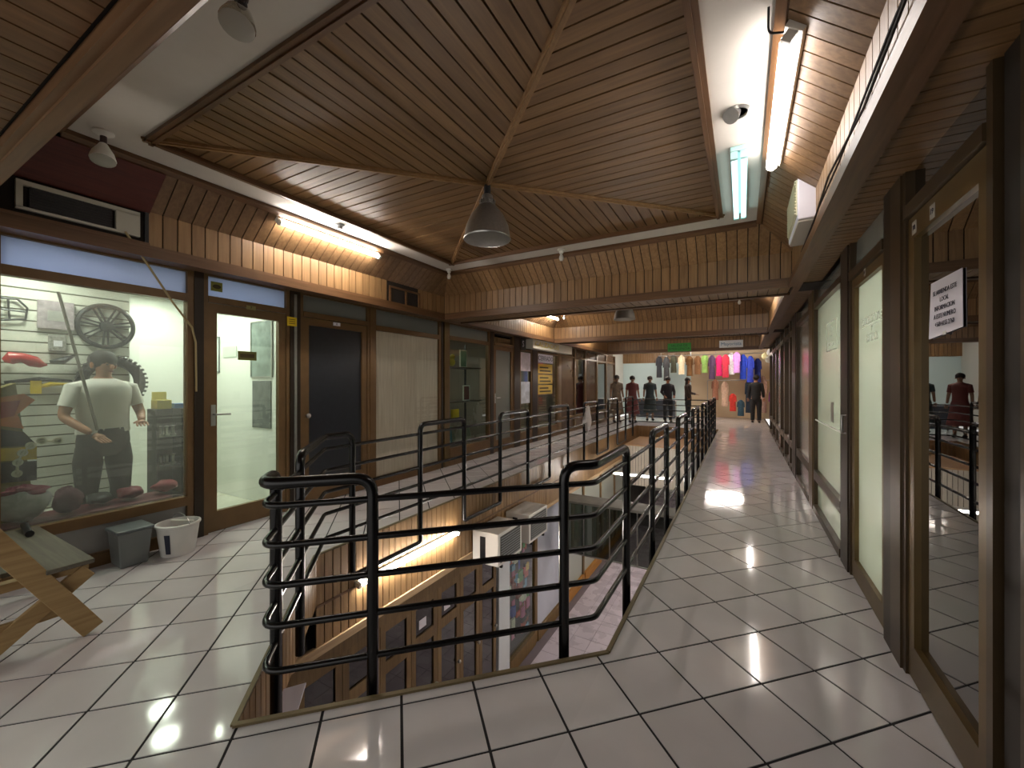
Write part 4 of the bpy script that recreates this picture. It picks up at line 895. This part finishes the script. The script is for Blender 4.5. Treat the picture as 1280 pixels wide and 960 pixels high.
wc = onx(133, 408, SX+.03); t = thing('alloy_wheel', wc, 'dark grey motorcycle alloy wheel hanging on the slatted wall', 'wheel'); R_ = .2
MB().tube([(wc.x, wc.y+R_*math.cos(a), wc.z+R_*math.sin(a)) for a in [2*PI*k/40 for k in range(40)]], .02, 8, closed=True).build('rim', DG, t, smooth=True)
MB().lathe([(.0, -.015), (.05, -.015), (.05, .02), (.02, .028), (0, .028)], wc, 20, 'x').build('hub', DG, t, smooth=True)
for k in range(7):
    a = 2*PI*k/7+.2
    for da in (-.10, .10): MB().bar((wc.x, wc.y+.045*math.cos(a+da*3), wc.z+.045*math.sin(a+da*3)), (wc.x, wc.y+.19*math.cos(a+da), wc.z+.19*math.sin(a+da)), .014, .012, (1,0,0)).build('spoke', DG, t)
wc = onx(140, 478, SX+.05); t = thing('tyre', wc, 'black knobbly tyre hanging behind the person in the parts shop', 'tyre')
MB().tube([(wc.x, wc.y+.21*math.cos(a), wc.z+.21*math.sin(a)) for a in [2*PI*k/36 for k in range(36)]], .048, 10, closed=True).build('carcass', mat('rubber', '#1B1B1C', .8, noise=(40, .3), bump=.8), t, smooth=True)
for k in range(36):
    a = 2*PI*k/36; MB().bar((wc.x+.03, wc.y+.24*math.cos(a), wc.z+.24*math.sin(a)), (wc.x+.045, wc.y+.262*math.cos(a), wc.z+.262*math.sin(a)), .022, .02).build('tread_block', BLACKP, t)
# luggage rack of bent tube
p = [onx(*q, SX+.03) for q in ((0, 372), (22, 374), (34, 385), (32, 399), (0, 400))]; t = thing('luggage_rack', p[2], 'dark bent tube luggage rack hanging at the edge of the slatted wall', 'rack')
MB().tube(p, .009, 8).build('outer_tube', DG, t, smooth=True); q0, q1 = onx(0, 386, SX+.035), onx(31, 390, SX+.035); MB().tube([q0, q1], .007, 8).build('cross_tube', DG, t, smooth=True)
q0, q1 = onx(10, 374, SX+.035), onx(12, 400, SX+.035); MB().tube([q0, q1], .007, 8).build('cross_tube', DG, t, smooth=True)
def hung(name, px0, py0, px1, py1, m, lab, cat, x=SX+.012, th=.03, group=None, inner=None):
    a, b = onx(px0, py0, x), onx(px1, py1, x); t = thing(name, ((x), (a.y+b.y)/2, b.z), lab, cat, group); y0, y1, z0, z1 = a.y, b.y, min(a.z, b.z), max(a.z, b.z)
    MB().box(x-.01, x+th, y0, y1, z0, z1).build('body', m, t, bevel=min(.012, th*.3))
    if inner: box('card', inner, t, x+th, x+th+.003, y0+(y1-y0)*.25, y1-(y1-y0)*.25, z0+(z1-z0)*.3, z1-(z1-z0)*.35)
    return t
hung('packaged_gasket', 46, 374, 92, 414, mat('lilac_bag', '#A79AA0', .3, noise=(30, .3)), 'lilac blister bag of gaskets on the slatted wall', 'package', inner=mat('silver_part', '#C4C2BE', .3, .5))
hung('packaged_sprocket', 60, 418, 82, 440, mat('clear_bag', '#8E8B86', .3, noise=(50, .5)), 'small blister bag with a sprocket below the lilac bag', 'package', inner=PAPER)
a, b = onx(4, 440, SX+.06), onx(58, 462, SX+.06); t = thing('fairing', a, 'red curved motorcycle fairing panel on the slatted wall', 'fairing')
m = MB(); prof = [(0, .02), (.15, .055), (.4, .04), (.65, .05), (.85, .03), (1, .008)]; ym = (a.y, b.y)
m.tube([(SX+.07+.03*math.sin(k*PI), ym[0]+(ym[1]-ym[0])*k, (a.z+b.z)/2+.03*math.sin(k*5)) for k, r in prof], [r for _, r in prof], 10).build('shell', mat('fairing_red', '#B4262A', .25), t, smooth=True)
a, b = onx(62, 452, SX+.05), onx(94, 444, SX+.05); MB().tube([a, (a+b)/2+Vector((.02, 0, -.02)), b], [.012, .03, .008], 8).build('brake_lever', DG, None, smooth=True); tag(bpy.context.scene.objects['brake_lever'], 'dark tapered lever beside the red fairing', 'lever')
for i, (q0, q1, lab) in enumerate((((5, 478), (90, 476), 'upper grey exhaust trim bar on the slatted wall'), ((38, 486), (86, 480), 'yellow trim strip on the slatted wall below the exhaust bar'))):
    a, b = onx(*q0, SX+.04), onx(*q1, SX+.04); o = MB().tube([a, a.lerp(b, .5)+Vector((0, 0, .02)), b], [.012, .02, .008], 8).build('trim_bar', DG if i == 0 else YEL, None, smooth=True); tag(o, lab, 'trim')
hung('price_card', 38, 476, 52, 492, YEL, 'small yellow price card on the slatted wall near the yellow strip', 'card', x=SX+.06, th=.004)
# big angular carton with yellow orange and dark pattern
t = thing('parts_carton', (-4.75, .55, .4), 'tall carton printed in yellow, orange and dark angles inside the shop window', 'box')
def tri(m, name, pts, x=-4.694):
    pts = [onx(px, py, x) for px, py in pts]; n = len(pts)
    MB().add([(p.x, p.y, p.z) for p in pts]+[(p.x-.003, p.y, p.z) for p in pts], [tuple(range(n)), tuple(range(n, 2*n))[::-1]]+[(i, (i+1) % n, n+(i+1) % n, n+i) for i in range(n)]).build(name, m, t)
a, b = onx(-60, 476, -4.7), onx(50, 618, -4.7)
yy0, yy1 = a.y, b.y; zt = a.z
MB().hexa([(-4.855, yy0, .402), (-4.70, yy0, .402), (-4.70, yy1-.02, .402), (-4.855, yy1-.02, .402)], [(-4.855, yy0, 1.28), (-4.70, yy0, 1.28), (-4.70, yy1-.12, 1.43), (-4.855, yy1-.12, 1.43)]).build('carton', mat('carton_olive', '#6E6224', .55), t, bevel=.004)
tri(mat('carton_orange', '#C56A2A', .5), 'print_panel', [(-20, 500), (30, 492), (44, 500), (22, 518), (30, 536), (-20, 530)]); tri(mat('carton_red', '#9A2420', .5), 'print_panel', [(-15, 505), (26, 500), (18, 520), (-5, 524)], -4.691)
tri(BLACKP, 'print_panel', [(-20, 534), (30, 540), (46, 556), (-20, 560)]); tri(mat('carton_yellow', '#C9A818', .5), 'print_panel', [(-20, 562), (46, 558), (46, 574), (-20, 578)])
tri(BLACKP, 'print_panel', [(-20, 580), (46, 576), (46, 600), (-20, 606)])
t = thing('lace_guard', onx(45, 560, -4.66), 'ivory perforated curved guard leaning on the printed carton', 'guard')
m = MB(); pp = [onx(*q, -4.66) for q in ((21, 592), (22, 578), (28, 566), (38, 557), (52, 551), (72, 551))]
for i, p in enumerate(pp): m.lathe([(.016, 0), (.028, 0), (.028, .01), (.016, .01), (.016, 0)], p, 10, 'x')
m.tube(pp, .008, 6).build('scalloped_band', mat('ivory', '#CFCBB8', .5), t, smooth=True)
t = thing('merchandise_bag', onx(30, 650, -4.60), 'stuffed white plastic bag with dark red goods on the display deck', 'bag'); c = onx(28, 628, -4.61)
MB().blob((c.x, c.y, .535), .065, .15, .115, .09, 11, 18, 12).build('sack', mat('bag_clear', '#B9B5BA', .3, noise=(18, .2), bump=.6), t, smooth=True)
MB().blob((c.x, c.y, .63), .05, .12, .04, .2, 13, 16, 8).build('red_goods', mat('dark_red_cloth', '#7A1F38', .7), t, smooth=True)
c = onx(84, 620, -4.63); o = MB().blob((c.x, c.y, .51), .075, .085, .095, .1, 21, 16, 10).build('cloth_bundle', mat('mauve_cloth', '#6A4450', .8), None, smooth=True); tag(o, 'mauve cloth bundle next to the stuffed white bag', 'cloth')
for i, (px, py, r, m_, lab) in enumerate(((124, 600, .08, DG, 'dark casing part on the display deck'), (162, 610, .085, mat('maroon_part', '#7A2030', .5), 'maroon rounded part on the display deck'), (207, 612, .09, mat('maroon_cloth', '#8A3A40', .8), 'folded maroon cloth at the right end of the deck'))):
    c = onx(px, py, -4.70); o = MB().blob((c.x, c.y, .405+r*.72), r*1.0, r*1.05, r*.55, .1, 31+i, 16, 10).build(['engine_casing', 'tank_part', 'folded_cloth'][i], m_, None, smooth=True); tag(o, lab, 'part')
a, b = onx(196, 512, -5.0), onx(230, 605, -5.0); t = thing('parts_cabinet', (-5.1, (a.y+b.y)/2, 0), 'black shelf unit with silver parts behind the deck', 'shelf')
y0, y1, z0, z1 = a.y, b.y, .002, a.z
box('back_panel', BLACKP, t, -5.22, -5.20, y0, y1, z0, z1); box('side', BLACKP, t, -5.2, -5.0, y1-.02, y1, z0, z1); box('side', BLACKP, t, -5.2, -5.0, y0, y0+.02, z0, z1)
for k in range(4): box('shelf_board', BLACKP, t, -5.2, -5.0, y0+.02, y1-.02, z0+(z1-z0)*k/4, z0+(z1-z0)*k/4+.012)
SIL = mat('silver_parts', '#BDBBB4', .3, .6)
for k in (2, 3):
    for j in range(3):
        y = y0+.06+j*(y1-y0-.12)/2; z = z0+(z1-z0)*k/4+.013
        o = MB().lathe([(0, 0), (.026, 0), (.026, .02), (.015, .03), (.015, .09), (.024, .1), (0, .11)], (-5.09, y, z), 14).build('engine_piston', SIL, None, smooth=True); tag(o, 'silver turned part standing on the black shelf unit', 'part', 'silver parts on the black shelf unit')
def smallbox(px0, py0, px1, py1, x, m, lab, name='small_carton', d=.08):
    a, b = onx(px0, py0, x), onx(px1, py1, x); o = MB().box(x-d, x, a.y, b.y, min(a.z, b.z), max(a.z, b.z)).build(name, m, None, bevel=.003); return tag(o, lab, 'box')
zt = z1
o = MB().box(-5.19, -5.05, y0+.02, y0+.14, zt+.001, zt+.09).build('small_carton', mat('carton_lemon', '#C6B428', .5), None, bevel=.003); tag(o, 'small lemon yellow carton on top of the black shelf unit', 'box')
o = MB().box(-5.19, -5.05, y0+.16, y0+.27, zt+.001, zt+.05).build('small_carton', mat('carton_blue', '#2F6FB8', .5), None, bevel=.003); tag(o, 'small blue carton on top of the black shelf unit', 'box')
hung('price_card', 190, 490, 208, 508, mat('pale_yellow', '#D8CF62', .6), 'pale yellow price card above the black shelf unit', 'card', x=-5.2, th=.004)
o = MB().tube([onx(73, 365, -4.78), onx(122, 538, -4.62)], .011, 8).build('wooden_pole', mat('pole_grey', '#7C7468', .6), None, smooth=True); tag(o, 'slim grey pole leaning inside the parts shop window', 'pole')
# things on the back wall seen through the glass door
SWY = 2.766
def ony(px, py, y): d = ray(px, py); return CO + d*(y/d.y)
def wallthing(name, px0, py0, px1, py1, m, lab, cat, frame=None):
    a, b = ony(px0, py0, SWY), ony(px1, py1, SWY); x0, x1 = min(a.x, b.x), max(a.x, b.x); z0, z1 = min(a.z, b.z), max(a.z, b.z)
    t = thing(name, ((x0+x1)/2, SWY, z0), lab, cat); box('sheet', m, t, x0, x1, SWY-.006, SWY, z0, z1)
    if frame:
        for q in ((x0-.015, x1+.015, z1, z1+.015), (x0-.015, x1+.015, z0-.015, z0), (x0-.015, x0, z0, z1), (x1, x1+.015, z0, z1)): box('frame', frame, t, q[0], q[1], SWY-.014, SWY, q[2], q[3])
    return t
wallthing('framed_notice', 259, 424, 274, 464, mat('notice_pale', '#DCE4E0', .5), 'pale framed notice on the ivory wall behind the lit glass door', 'notice', GREYP)
wallthing('photo_poster', 315, 404, 340, 470, mat('poster_grey', '#7E8A84', .5, noise=(7, .5)), 'grey photo poster on the wall behind the lit glass door', 'poster', STEEL)
wallthing('photo_poster', 316, 476, 339, 536, mat('poster_dark', '#6A6C6A', .5, noise=(9, .4)), 'darker lower poster on the wall behind the lit glass door', 'poster')
t = wallthing('lettered_strip', 279, 434, 296, 446, mat('letter_pale', '#C9D2C4', .6), 'faint lettered strip on the ivory wall between the notice and the poster', 'notice')
# gift shop window display
t = thing('gift_shelf', (-4.8, 6.2, 1.0), 'glass shelf with dark supports in the gift shop window', 'shelf')
for z in (.30, 1.08, 1.72): box('shelf_board', mat('shelf_dark', '#3A2C22', .5), t, -4.95, -4.55, 5.62, 6.82, z-.02, z)
box('support', BLACKP, t, -4.95, -4.92, 5.62, 5.65, 0, 2.2); box('support', BLACKP, t, -4.95, -4.92, 6.79, 6.82, 0, 2.2)
def framep(y0, z, w, h, m, lab):
    t = thing('picture_frame', (-4.7, y0, z), lab, 'picture frame'); box('print', m, t, -4.70, -4.695, y0+.02, y0+w-.02, z+.02, z+h-.02)
    for q in ((y0, y0+w, z+.001, z+.02), (y0, y0+w, z+h-.02, z+h), (y0, y0+.02, z+.02, z+h-.02), (y0+w-.02, y0+w, z+.02, z+h-.02)): box('moulding', WHITE, t, -4.71, -4.685, *q)
framep(5.66, 1.72, .26, .2, mat('fr_dark', '#3A3430', .5), 'white framed dark print on the top gift shop shelf'); framep(6.3, 1.72, .22, .34, mat('fr_green', '#7FA08A', .5), 'white framed green print on the top gift shop shelf'); framep(5.68, 1.08, .3, .18, mat('fr_white', '#C9C6BC', .5), 'white framed pale print on the middle gift shop shelf'); framep(6.4, 1.08, .22, .3, mat('fr_red', '#7A3A3A', .5), 'white framed red print on the middle gift shop shelf')
t = thing('toy_figure', (-4.7, 6.05, 1.72), 'yellow toy chick standing on the top gift shop shelf', 'toy'); MB().blob((-4.7, 6.05, 1.81), .07, .08, .08, .03, 2).build('body', mat('toy_yellow', '#C9B53A', .6), t, smooth=True); MB().blob((-4.68, 6.05, 1.91), .05, .05, .05, .02, 3).build('head', mat('toy_yellow', '#C9B53A', .6), t, smooth=True); MB().lathe([(.015, 0), (0, .03)], (-4.635, 6.05, 1.91), 8, 'x').build('beak', mat('toy_orange', '#C26A1E', .6), t)
t = thing('gift_bag', (-4.65, 5.75, .30), 'teal blue gift bag on the lowest gift shop shelf', 'bag'); MB().hexa([(-4.75, 5.62, .302), (-4.60, 5.62, .302), (-4.60, 5.95, .302), (-4.75, 5.95, .302)], [(-4.70, 5.60, .62), (-4.64, 5.60, .62), (-4.64, 5.97, .62), (-4.70, 5.97, .62)]).build('bag_body', mat('teal_bag', '#2F6E86', .5), t); MB().tube([(-4.67, 5.70, .62), (-4.66, 5.78, .72), (-4.67, 5.86, .62)], .006, 6).build('bag_handle', PAPER, t)
o = MB().box(-4.64, -4.6, 5.95, 6.15, .62+.1, .62+.32).build('yellow_leaflet', YEL, None); tag(o, 'yellow leaflet stuck low on the gift shop glass', 'leaflet')
for i, (y, m_) in enumerate(((6.1, '#8C8A82'), (6.35, '#A8A6A0'), (6.6, '#6E7A70'))):
    o = MB().lathe([(0, 0), (.07, 0), (.09, .08), (.06, .2), (.03, .26), (.04, .30), (0, .30)], (-4.75, y, .301), 16).build('vase', mat('vase_%d' % i, m_, .3), None, smooth=True); tag(o, '%s ceramic vase on the lowest gift shop shelf' % ['warm grey', 'pale grey', 'grey green'][i], 'vase')

# ------------------------------------------------------------------ people
SKN = mat('skin', '#9A6A4E', .6); HAIR = mat('dark_hair', '#1C1512', .7)
def person(loc, rz, H, top, bottom, lab, arms='down', sleeve=.5, name='person', skinm=None, hairlong=False, cap=None, dress=None, wide=1.0):
    t = thing(name, loc, lab, name, None, rz); F = FRAME[t.name]; s = H/1.7; sm = skinm or SKN
    def w(*p): q = F @ Vector((p[0]*s*wide, p[1]*s, p[2]*s)); return (q.x, q.y, q.z)
    AR = {'down': ((.215, .01, 1.13), (.235, -.05, .90)), 'bent': ((.22, -.03, 1.14), (.12, -.24, 1.08)), 'hold': ((.23, .0, 1.14), (.17, -.22, 1.00))}[arms if isinstance(arms, str) else arms[0]]
    AL = AR if isinstance(arms, str) else {'down': ((.215, .01, 1.13), (.235, -.05, .90)), 'bent': ((.22, -.03, 1.14), (.12, -.24, 1.12)), 'hold': ((.23, 0, 1.14), (.17, -.22, 1.0))}[arms[1]]
    P = [(0,0,.95,(.14,.10)), (0,0,1.12,(.12,.09)), (0,.005,1.28,(.14,.10)), (0,.01,1.40,(.10,.075)), (0,.005,1.48,.048), (0,-.005,1.54,.058), (0,-.012,1.60,(.076,.088)), (0,-.005,1.66,(.066,.076)),
         (.165,.01,1.385,.058), (AR[0][0],AR[0][1],AR[0][2],.040), (AR[1][0],AR[1][1],AR[1][2],.028), (-.165,.01,1.385,.058), (-AL[0][0],AL[0][1],AL[0][2],.040), (-AL[1][0],AL[1][1],AL[1][2],.028),
         (.09,0,.86,.085), (.10,-.005,.48,.055), (.10,.02,.09,.038), (.105,-.12,.035,.03), (-.09,0,.86,.085), (-.10,-.005,.48,.055), (-.10,.02,.09,.038), (-.105,-.12,.035,.03)]
    E_ = [(0,1),(1,2),(2,3),(3,4),(4,5),(5,6),(6,7),(3,8),(8,9),(9,10),(3,11),(11,12),(12,13),(0,14),(14,15),(15,16),(16,17),(0,18),(18,19),(19,20),(20,21)]
    def sc(r): return tuple(x*s*(wide if x > .1 else 1) for x in r) if isinstance(r, tuple) else r*s
    skin('body', [(*w(*p[:3]), sc(p[3])) for p in P], E_, sm, t)
    for k in (10, 13):          # hands: palm and five fingers
        a = Vector(P[k][:3]); d = (a-Vector(P[k-1][:3])).normalized(); sd = 1 if k == 10 else -1; side = d.cross(Vector((0,1,0)) if abs(d.y) < .8 else Vector((0,0,1))).normalized()
        hp = [(*w(*(a+d*.01)), .022*s), (*w(*(a+d*.07)), .026*s)]; he = [(0,1)]
        for q in range(4):
            b0 = a+d*.075+side*(q-1.5)*.02; b1 = b0+d*(.035+.006*(q in (1,2))); b2 = b1+d*.03+Vector((0,-.008,-.004)); n0 = len(hp)
            hp += [(*w(*b0), .0095*s), (*w(*b1), .0088*s), (*w(*b2), .0075*s)]; he += [(1,n0),(n0,n0+1),(n0+1,n0+2)]
        b0 = a+d*.03+side*sd*.03; n0 = len(hp); hp += [(*w(*b0), .011*s), (*w(*(b0+d*.035+side*sd*.018)), .009*s)]; he += [(0,n0),(n0,n0+1)]
        skin('hand', hp, he, sm, t, 1)
    k = 1.13
    el = lambda a, b, f: tuple(a[i]+(b[i]-a[i])*f for i in range(3))
    tp = [(0,0,1.0,(.155,.125)), (0,0,1.12,(.145,.115)), (0,.005,1.28,(.165,.12)), (0,.01,1.405,(.115,.088)), (.165,.01,1.385,.072), (*el(P[8],P[9],sleeve*1.2 if sleeve < .8 else 1),.055), (-.165,.01,1.385,.072), (*el(P[11],P[12],sleeve*1.2 if sleeve < .8 else 1),.055)]
    tp += [(0,0,.90,(.16,.13)), (0,0,.80,(.16,.13))]; te = [(0,1),(1,2),(2,3),(3,4),(4,5),(3,6),(6,7),(0,8),(8,9)]
    if sleeve >= .8: tp += [(*el(P[9],P[10],.9),.040), (*el(P[12],P[13],.9),.040)]; te += [(5,10),(7,11)]
    hem = .98 if not dress else .96
    m = MB().lathe([(.13*s, (hem+.01)*s), (.158*s, hem*s), (.15*s, 1.10*s), (.158*s, 1.22*s), (.172*s, 1.31*s), (.172*s, 1.385*s), (.14*s, 1.435*s), (.075*s, 1.468*s), (.058*s, 1.465*s)], (0, .004*s, 0), 20, sx=wide, sy=.74)
    for A_, B_, W_ in ((P[8], P[9], P[10]), (P[11], P[12], P[13])):
        q = [(A_[0]*.72, A_[1], A_[2]+.005), A_[:3], el(A_, B_, min(1, sleeve*1.2))]; rr = [.062, .066, .056]
        if sleeve >= .8: q.append(el(B_, W_, .9)); rr.append(.040)
        m.tube([(p[0]*s*wide, p[1]*s, p[2]*s) for p in q], [r*s for r in rr], 12)
    m.v = [tuple(F @ Vector(v)) for v in m.v]; m.build('shirt', top, t, smooth=True)
    if dress:
        m = MB().lathe([(.15*s, 1.0*s), (.18*s, .9*s), (.22*s, .6*s), (.27*s, .32*s), (.25*s, .33*s), (.14*s, .98*s)], (0, 0, 0), 20, sy=.8); m.v = [tuple(F @ Vector(v)) for v in m.v]; m.build('skirt', dress, t, smooth=True)
    else:
        m = MB().lathe([(0, .76*s), (.10*s, .77*s), (.15*s, .82*s), (.158*s, .90*s), (.145*s, 1.02*s), (0, 1.02*s)], (0, 0, 0), 18, sx=wide*.98, sy=.78)
        for q in (-1, 1): m.tube([(q*.088*s*wide, 0, .86*s), (q*.092*s*wide, 0, .72*s), (q*.10*s*wide, -.005*s, .48*s), (q*.102*s*wide, .015*s, .09*s)], [.085*s, .098*s, .074*s, .062*s], 12)
        m.v = [tuple(F @ Vector(v)) for v in m.v]; m.build('trousers', bottom, t, smooth=True)
    m = MB().blob((0, .018*s, 1.635*s), .098*s, .108*s, .095*s, .02, 4, 16, 10)
    m.v = [tuple(F @ Vector(v)) for v in m.v if True]; m.build('hair', cap or HAIR, t, smooth=True)
    if hairlong:
        m = MB().blob((0, .06*s, 1.47*s), .095*s, .05*s, .2*s, .05, 6, 14, 10); m.v = [tuple(F @ Vector(v)) for v in m.v]; m.build('hair', HAIR, t, smooth=True)
    for sx_ in (-1, 1):
        m = MB().blob((sx_*.03*s, -.098*s, 1.595*s), .011*s, .006*s, .008*s, 0, 1, 8, 6); m.v = [tuple(F @ Vector(v)) for v in m.v]; m.build('eye', BLACKP, t)
        m = MB().blob((sx_*.086*s, .005*s, 1.59*s), .012*s, .022*s, .032*s, 0, 1, 8, 6); m.v = [tuple(F @ Vector(v)) for v in m.v]; m.build('ear', sm, t, smooth=True)
    m = MB().blob((0, -.106*s, 1.57*s), .014*s, .02*s, .024*s, 0, 1, 8, 6); m.v = [tuple(F @ Vector(v)) for v in m.v]; m.build('nose', sm, t, smooth=True)
    m = MB().blob((0, -.096*s, 1.535*s), .024*s, .008*s, .007*s, 0, 1, 8, 6); m.v = [tuple(F @ Vector(v)) for v in m.v]; m.build('mouth', mat('lips', '#7A4038', .6), t, smooth=True)
    for sx_ in (-1, 1):
        m = MB().blob((sx_*.104*s, -.05*s, .045*s), .05*s, .13*s, .044*s, .0, 1, 12, 8); m.v = [tuple(F @ Vector(v)) for v in m.v]; m.build('shoe', BLACKP, t, smooth=True)
    return t
c = onx(131, 478, -5.12)
person((-5.07, c.y-.02, 0), PI/2+.25, 1.70, mat('white_tee', '#D6D2CC', .8), mat('grey_skirt', '#3A3838', .8), 'person in a white T-shirt and dark trousers behind the parts shop window', arms=('bent', 'hold'), sleeve=.55, wide=1.25)
FBLK = mat('far_black', '#131316', .8)
person((.42, 16.9, 0), PI, 1.68, FBLK, FBLK, 'person in black seen from behind at the clothing stall', arms='down', sleeve=1)
person((-2.34, 15.6, 0), .4, 1.62, mat('far_dark_top', '#26222A', .8), mat('far_dark2', '#1B2026', .8), 'person in a dark top facing the hall near the pale blue wall', arms='hold', sleeve=1)
person((-1.70, 15.9, 0), 1.9, 1.60, mat('far_brown', '#3A2A22', .8), FBLK, 'person with long dark hair turned sideways near the pale blue wall', arms='bent', sleeve=1, hairlong=True)
MAN = mat('mannequin_skin', '#8A6A54', .5)
person((-3.45, 14.95, 0), .5, 1.66, mat('maroon_dress', '#5E2A28', .7), FBLK, 'mannequin in a maroon dress beside the left railing end', arms='down', sleeve=.6, name='mannequin', skinm=MAN, dress=mat('maroon_dress', '#5E2A28', .7))
person((-3.03, 15.95, 0), .3, 1.66, mat('teal_dress', '#26373A', .7), FBLK, 'mannequin in a dark teal dress next to the maroon one', arms='down', sleeve=.6, name='mannequin', skinm=MAN, dress=mat('teal_dress', '#26373A', .7))
person((-3.95, 14.7, 0), .6, 1.68, mat('print_dress', '#6A5A4A', .7, noise=(25, .6)), FBLK, 'mannequin in a patterned dress and cap against the far left shops', arms='down', sleeve=.6, name='mannequin', skinm=MAN, dress=mat('print_dress', '#6A5A4A', .7), cap=mat('cap_grey', '#3A3634', .7))

# ------------------------------------------------------------------ far end
o = struct('wall_far', (HC, YF-.1, 0), 'far wall of the hall, pale blue on the left and warm behind the clothing stall')
box('blue_wall', mat('pale_blue', '#C9DEDF', .7), o, XL-.4, -1.9, YF-.12, YF, 0, 2.3); box('warm_wall', mat('warm_wall', '#C9B394', .7), o, -1.9, XR+.6, YF-.12, YF, 0, 2.8)
m = MB(); x = XL-.4
while x < -1.95: m.box(x, x+.093, YF-.2, YF-.12, 2.3, 2.78); x += .1
tag(m.build('board_run', W_Z, o), kind='stuff')
box('left_return', IV, o, XL-.45, XL-.35, 16.1, YF, 0, 2.8); box('right_return', mat('warm_wall', '#C9B394', .7), o, XR+.6, XR+.7, 14.3, YF, 0, 2.8)
rk = thing('clothes_rail', (-.5, 17.6, 2.4), 'long steel clothes rail of the far stall', 'rail')
MB().tube([(-3.0, 17.6, 2.52), (1.1, 17.6, 2.52)], .015, 8).build('bar', STEEL, rk, smooth=True)
for x in (-2.9, -.9, 1.05): MB().tube([(x, 17.6, 2.52), (x, 17.6, 2.75)], .01, 8).build('hanger_rod', STEEL, rk, smooth=True)
GN = ['dress', 'blouse', 'jacket']
items = [(824, 445, 472, '#23242A', 'charcoal'), (833, 446, 476, '#2C2C2E', 'black and grey'), (842, 444, 466, '#4A4A3A', 'dark olive'), (852, 444, 468, '#D8C6A4', 'cream'), (862, 445, 470, '#8A6238', 'tan'), (872, 445, 468, '#6E4A2A', 'brown'), (881, 443, 466, '#9CC76A', 'lime green'), (890, 444, 474, '#3A2440', 'plum'), (899, 444, 470, '#D81E6A', 'hot pink'), (907, 443, 472, '#B0243A', 'crimson'), (914, 441, 468, '#EDE6EA', 'white'), (921, 440, 466, '#C88AD0', 'lilac'), (929, 443, 474, '#2F4FD0', 'royal blue'), (938, 445, 478, '#2A3EB0', 'cobalt'), (947, 448, 478, '#1F2F7A', 'navy')]
def garment(px, p0, p1, y, c, cn, extra=''):
    a, b = ony(px, p0, y), ony(px, p1, y); h = a.z-b.z; t = thing('hanging_garment', (a.x, y, b.z), '%s garment hanging %s' % (cn, extra or 'on the far stall rail'), 'garment', 'garments at the far stall')
    mm = mat('cloth_'+cn.replace(' ', '_'), c, .85, noise=(18, .25))
    m = MB().lathe([(0, 0), (.11, 0), (.10, h*.5), (.085, h*.75), (.10, h*.9), (.04, h), (0, h)], (a.x, y, b.z), 14, sy=.45); m.build('body', mm, t, smooth=True)
    for s in (-1, 1): MB().tube([(a.x+s*.085, y, b.z+h*.88), (a.x+s*.11, y-.02, b.z+h*.55)], [.035, .028], 8).build('sleeve', mm, t, smooth=True)
    MB().tube([(a.x, y, a.z-.02), (a.x, y, a.z+.05)], .006, 6).build('hanger', STEEL, t)
for i, it in enumerate(items): garment(it[0], it[1], it[2], 17.45 if i % 2 else 17.72, it[3], it[4])
for px, p0, p1, c, cn in ((894, 474, 500, '#8A5A44', 'terracotta'), (906, 477, 508, '#C9A890', 'beige'), (916, 492, 514, '#C8382E', 'scarlet'), (926, 500, 520, '#2E4A5A', 'slate blue'), (936, 474, 516, '#1E2A38', 'midnight'), (954, 470, 516, '#A88A80', 'rose brown'), (966, 486, 522, '#8A3A7A', 'magenta')):
    garment(px, p0, p1, 17.9, c, cn, 'in the lower row of the far stall')
rk = thing('clothes_rail', (.1, 17.9, 1.5), 'lower steel clothes rail of the far stall', 'rail'); MB().tube([(-1.2, 17.9, 1.52), (1.2, 17.9, 1.52)], .015, 8).build('bar', STEEL, rk, smooth=True)
for x in (-1.2, 1.2): MB().tube([(x, 17.9, 0), (x, 17.9, 1.52)], .015, 8).build('upright', STEEL, rk, smooth=True)
for i, (px, py, c, cn) in enumerate(((957, 446, '#E8E2B0', 'pale yellow'), (964, 441, '#F0F0F0', 'white'), (962, 450, '#E6E6DA', 'cream'))):
    c0 = ony(px, py-1, 16.9-.3*i); t = thing('plush_ball', c0, '%s round plush hanging above the clothing stall' % cn, 'plush'); MB().blob(c0, .13, .13, .13, .05, i, 14, 10).build('ball', mat('plush_'+cn.replace(' ', '_'), c, .9), t, smooth=True); MB().tube([c0+Vector((0, 0, .12)), (c0.x, c0.y, 2.745)], .006, 6).build('string', PAPER, t)
# table with goods under the pale blue wall
t = thing('stall_table', (-2.9, 16.6, 0), 'table covered in pale cloth before the pale blue wall', 'table'); box('table_top', mat('cloth_pale', '#BFC4CC', .8), t, -3.9, -2.2, 16.4, 17.0, .72, .76); box('cloth_front', mat('cloth_blue_grey', '#5A6470', .8), t, -3.9, -2.2, 16.38, 16.4, .08, .76)
for x in (-3.85, -2.25):
    for y in (16.45, 16.95): MB().tube([(x, y, 0), (x, y, .72)], .02, 8).build('leg', STEEL, t)
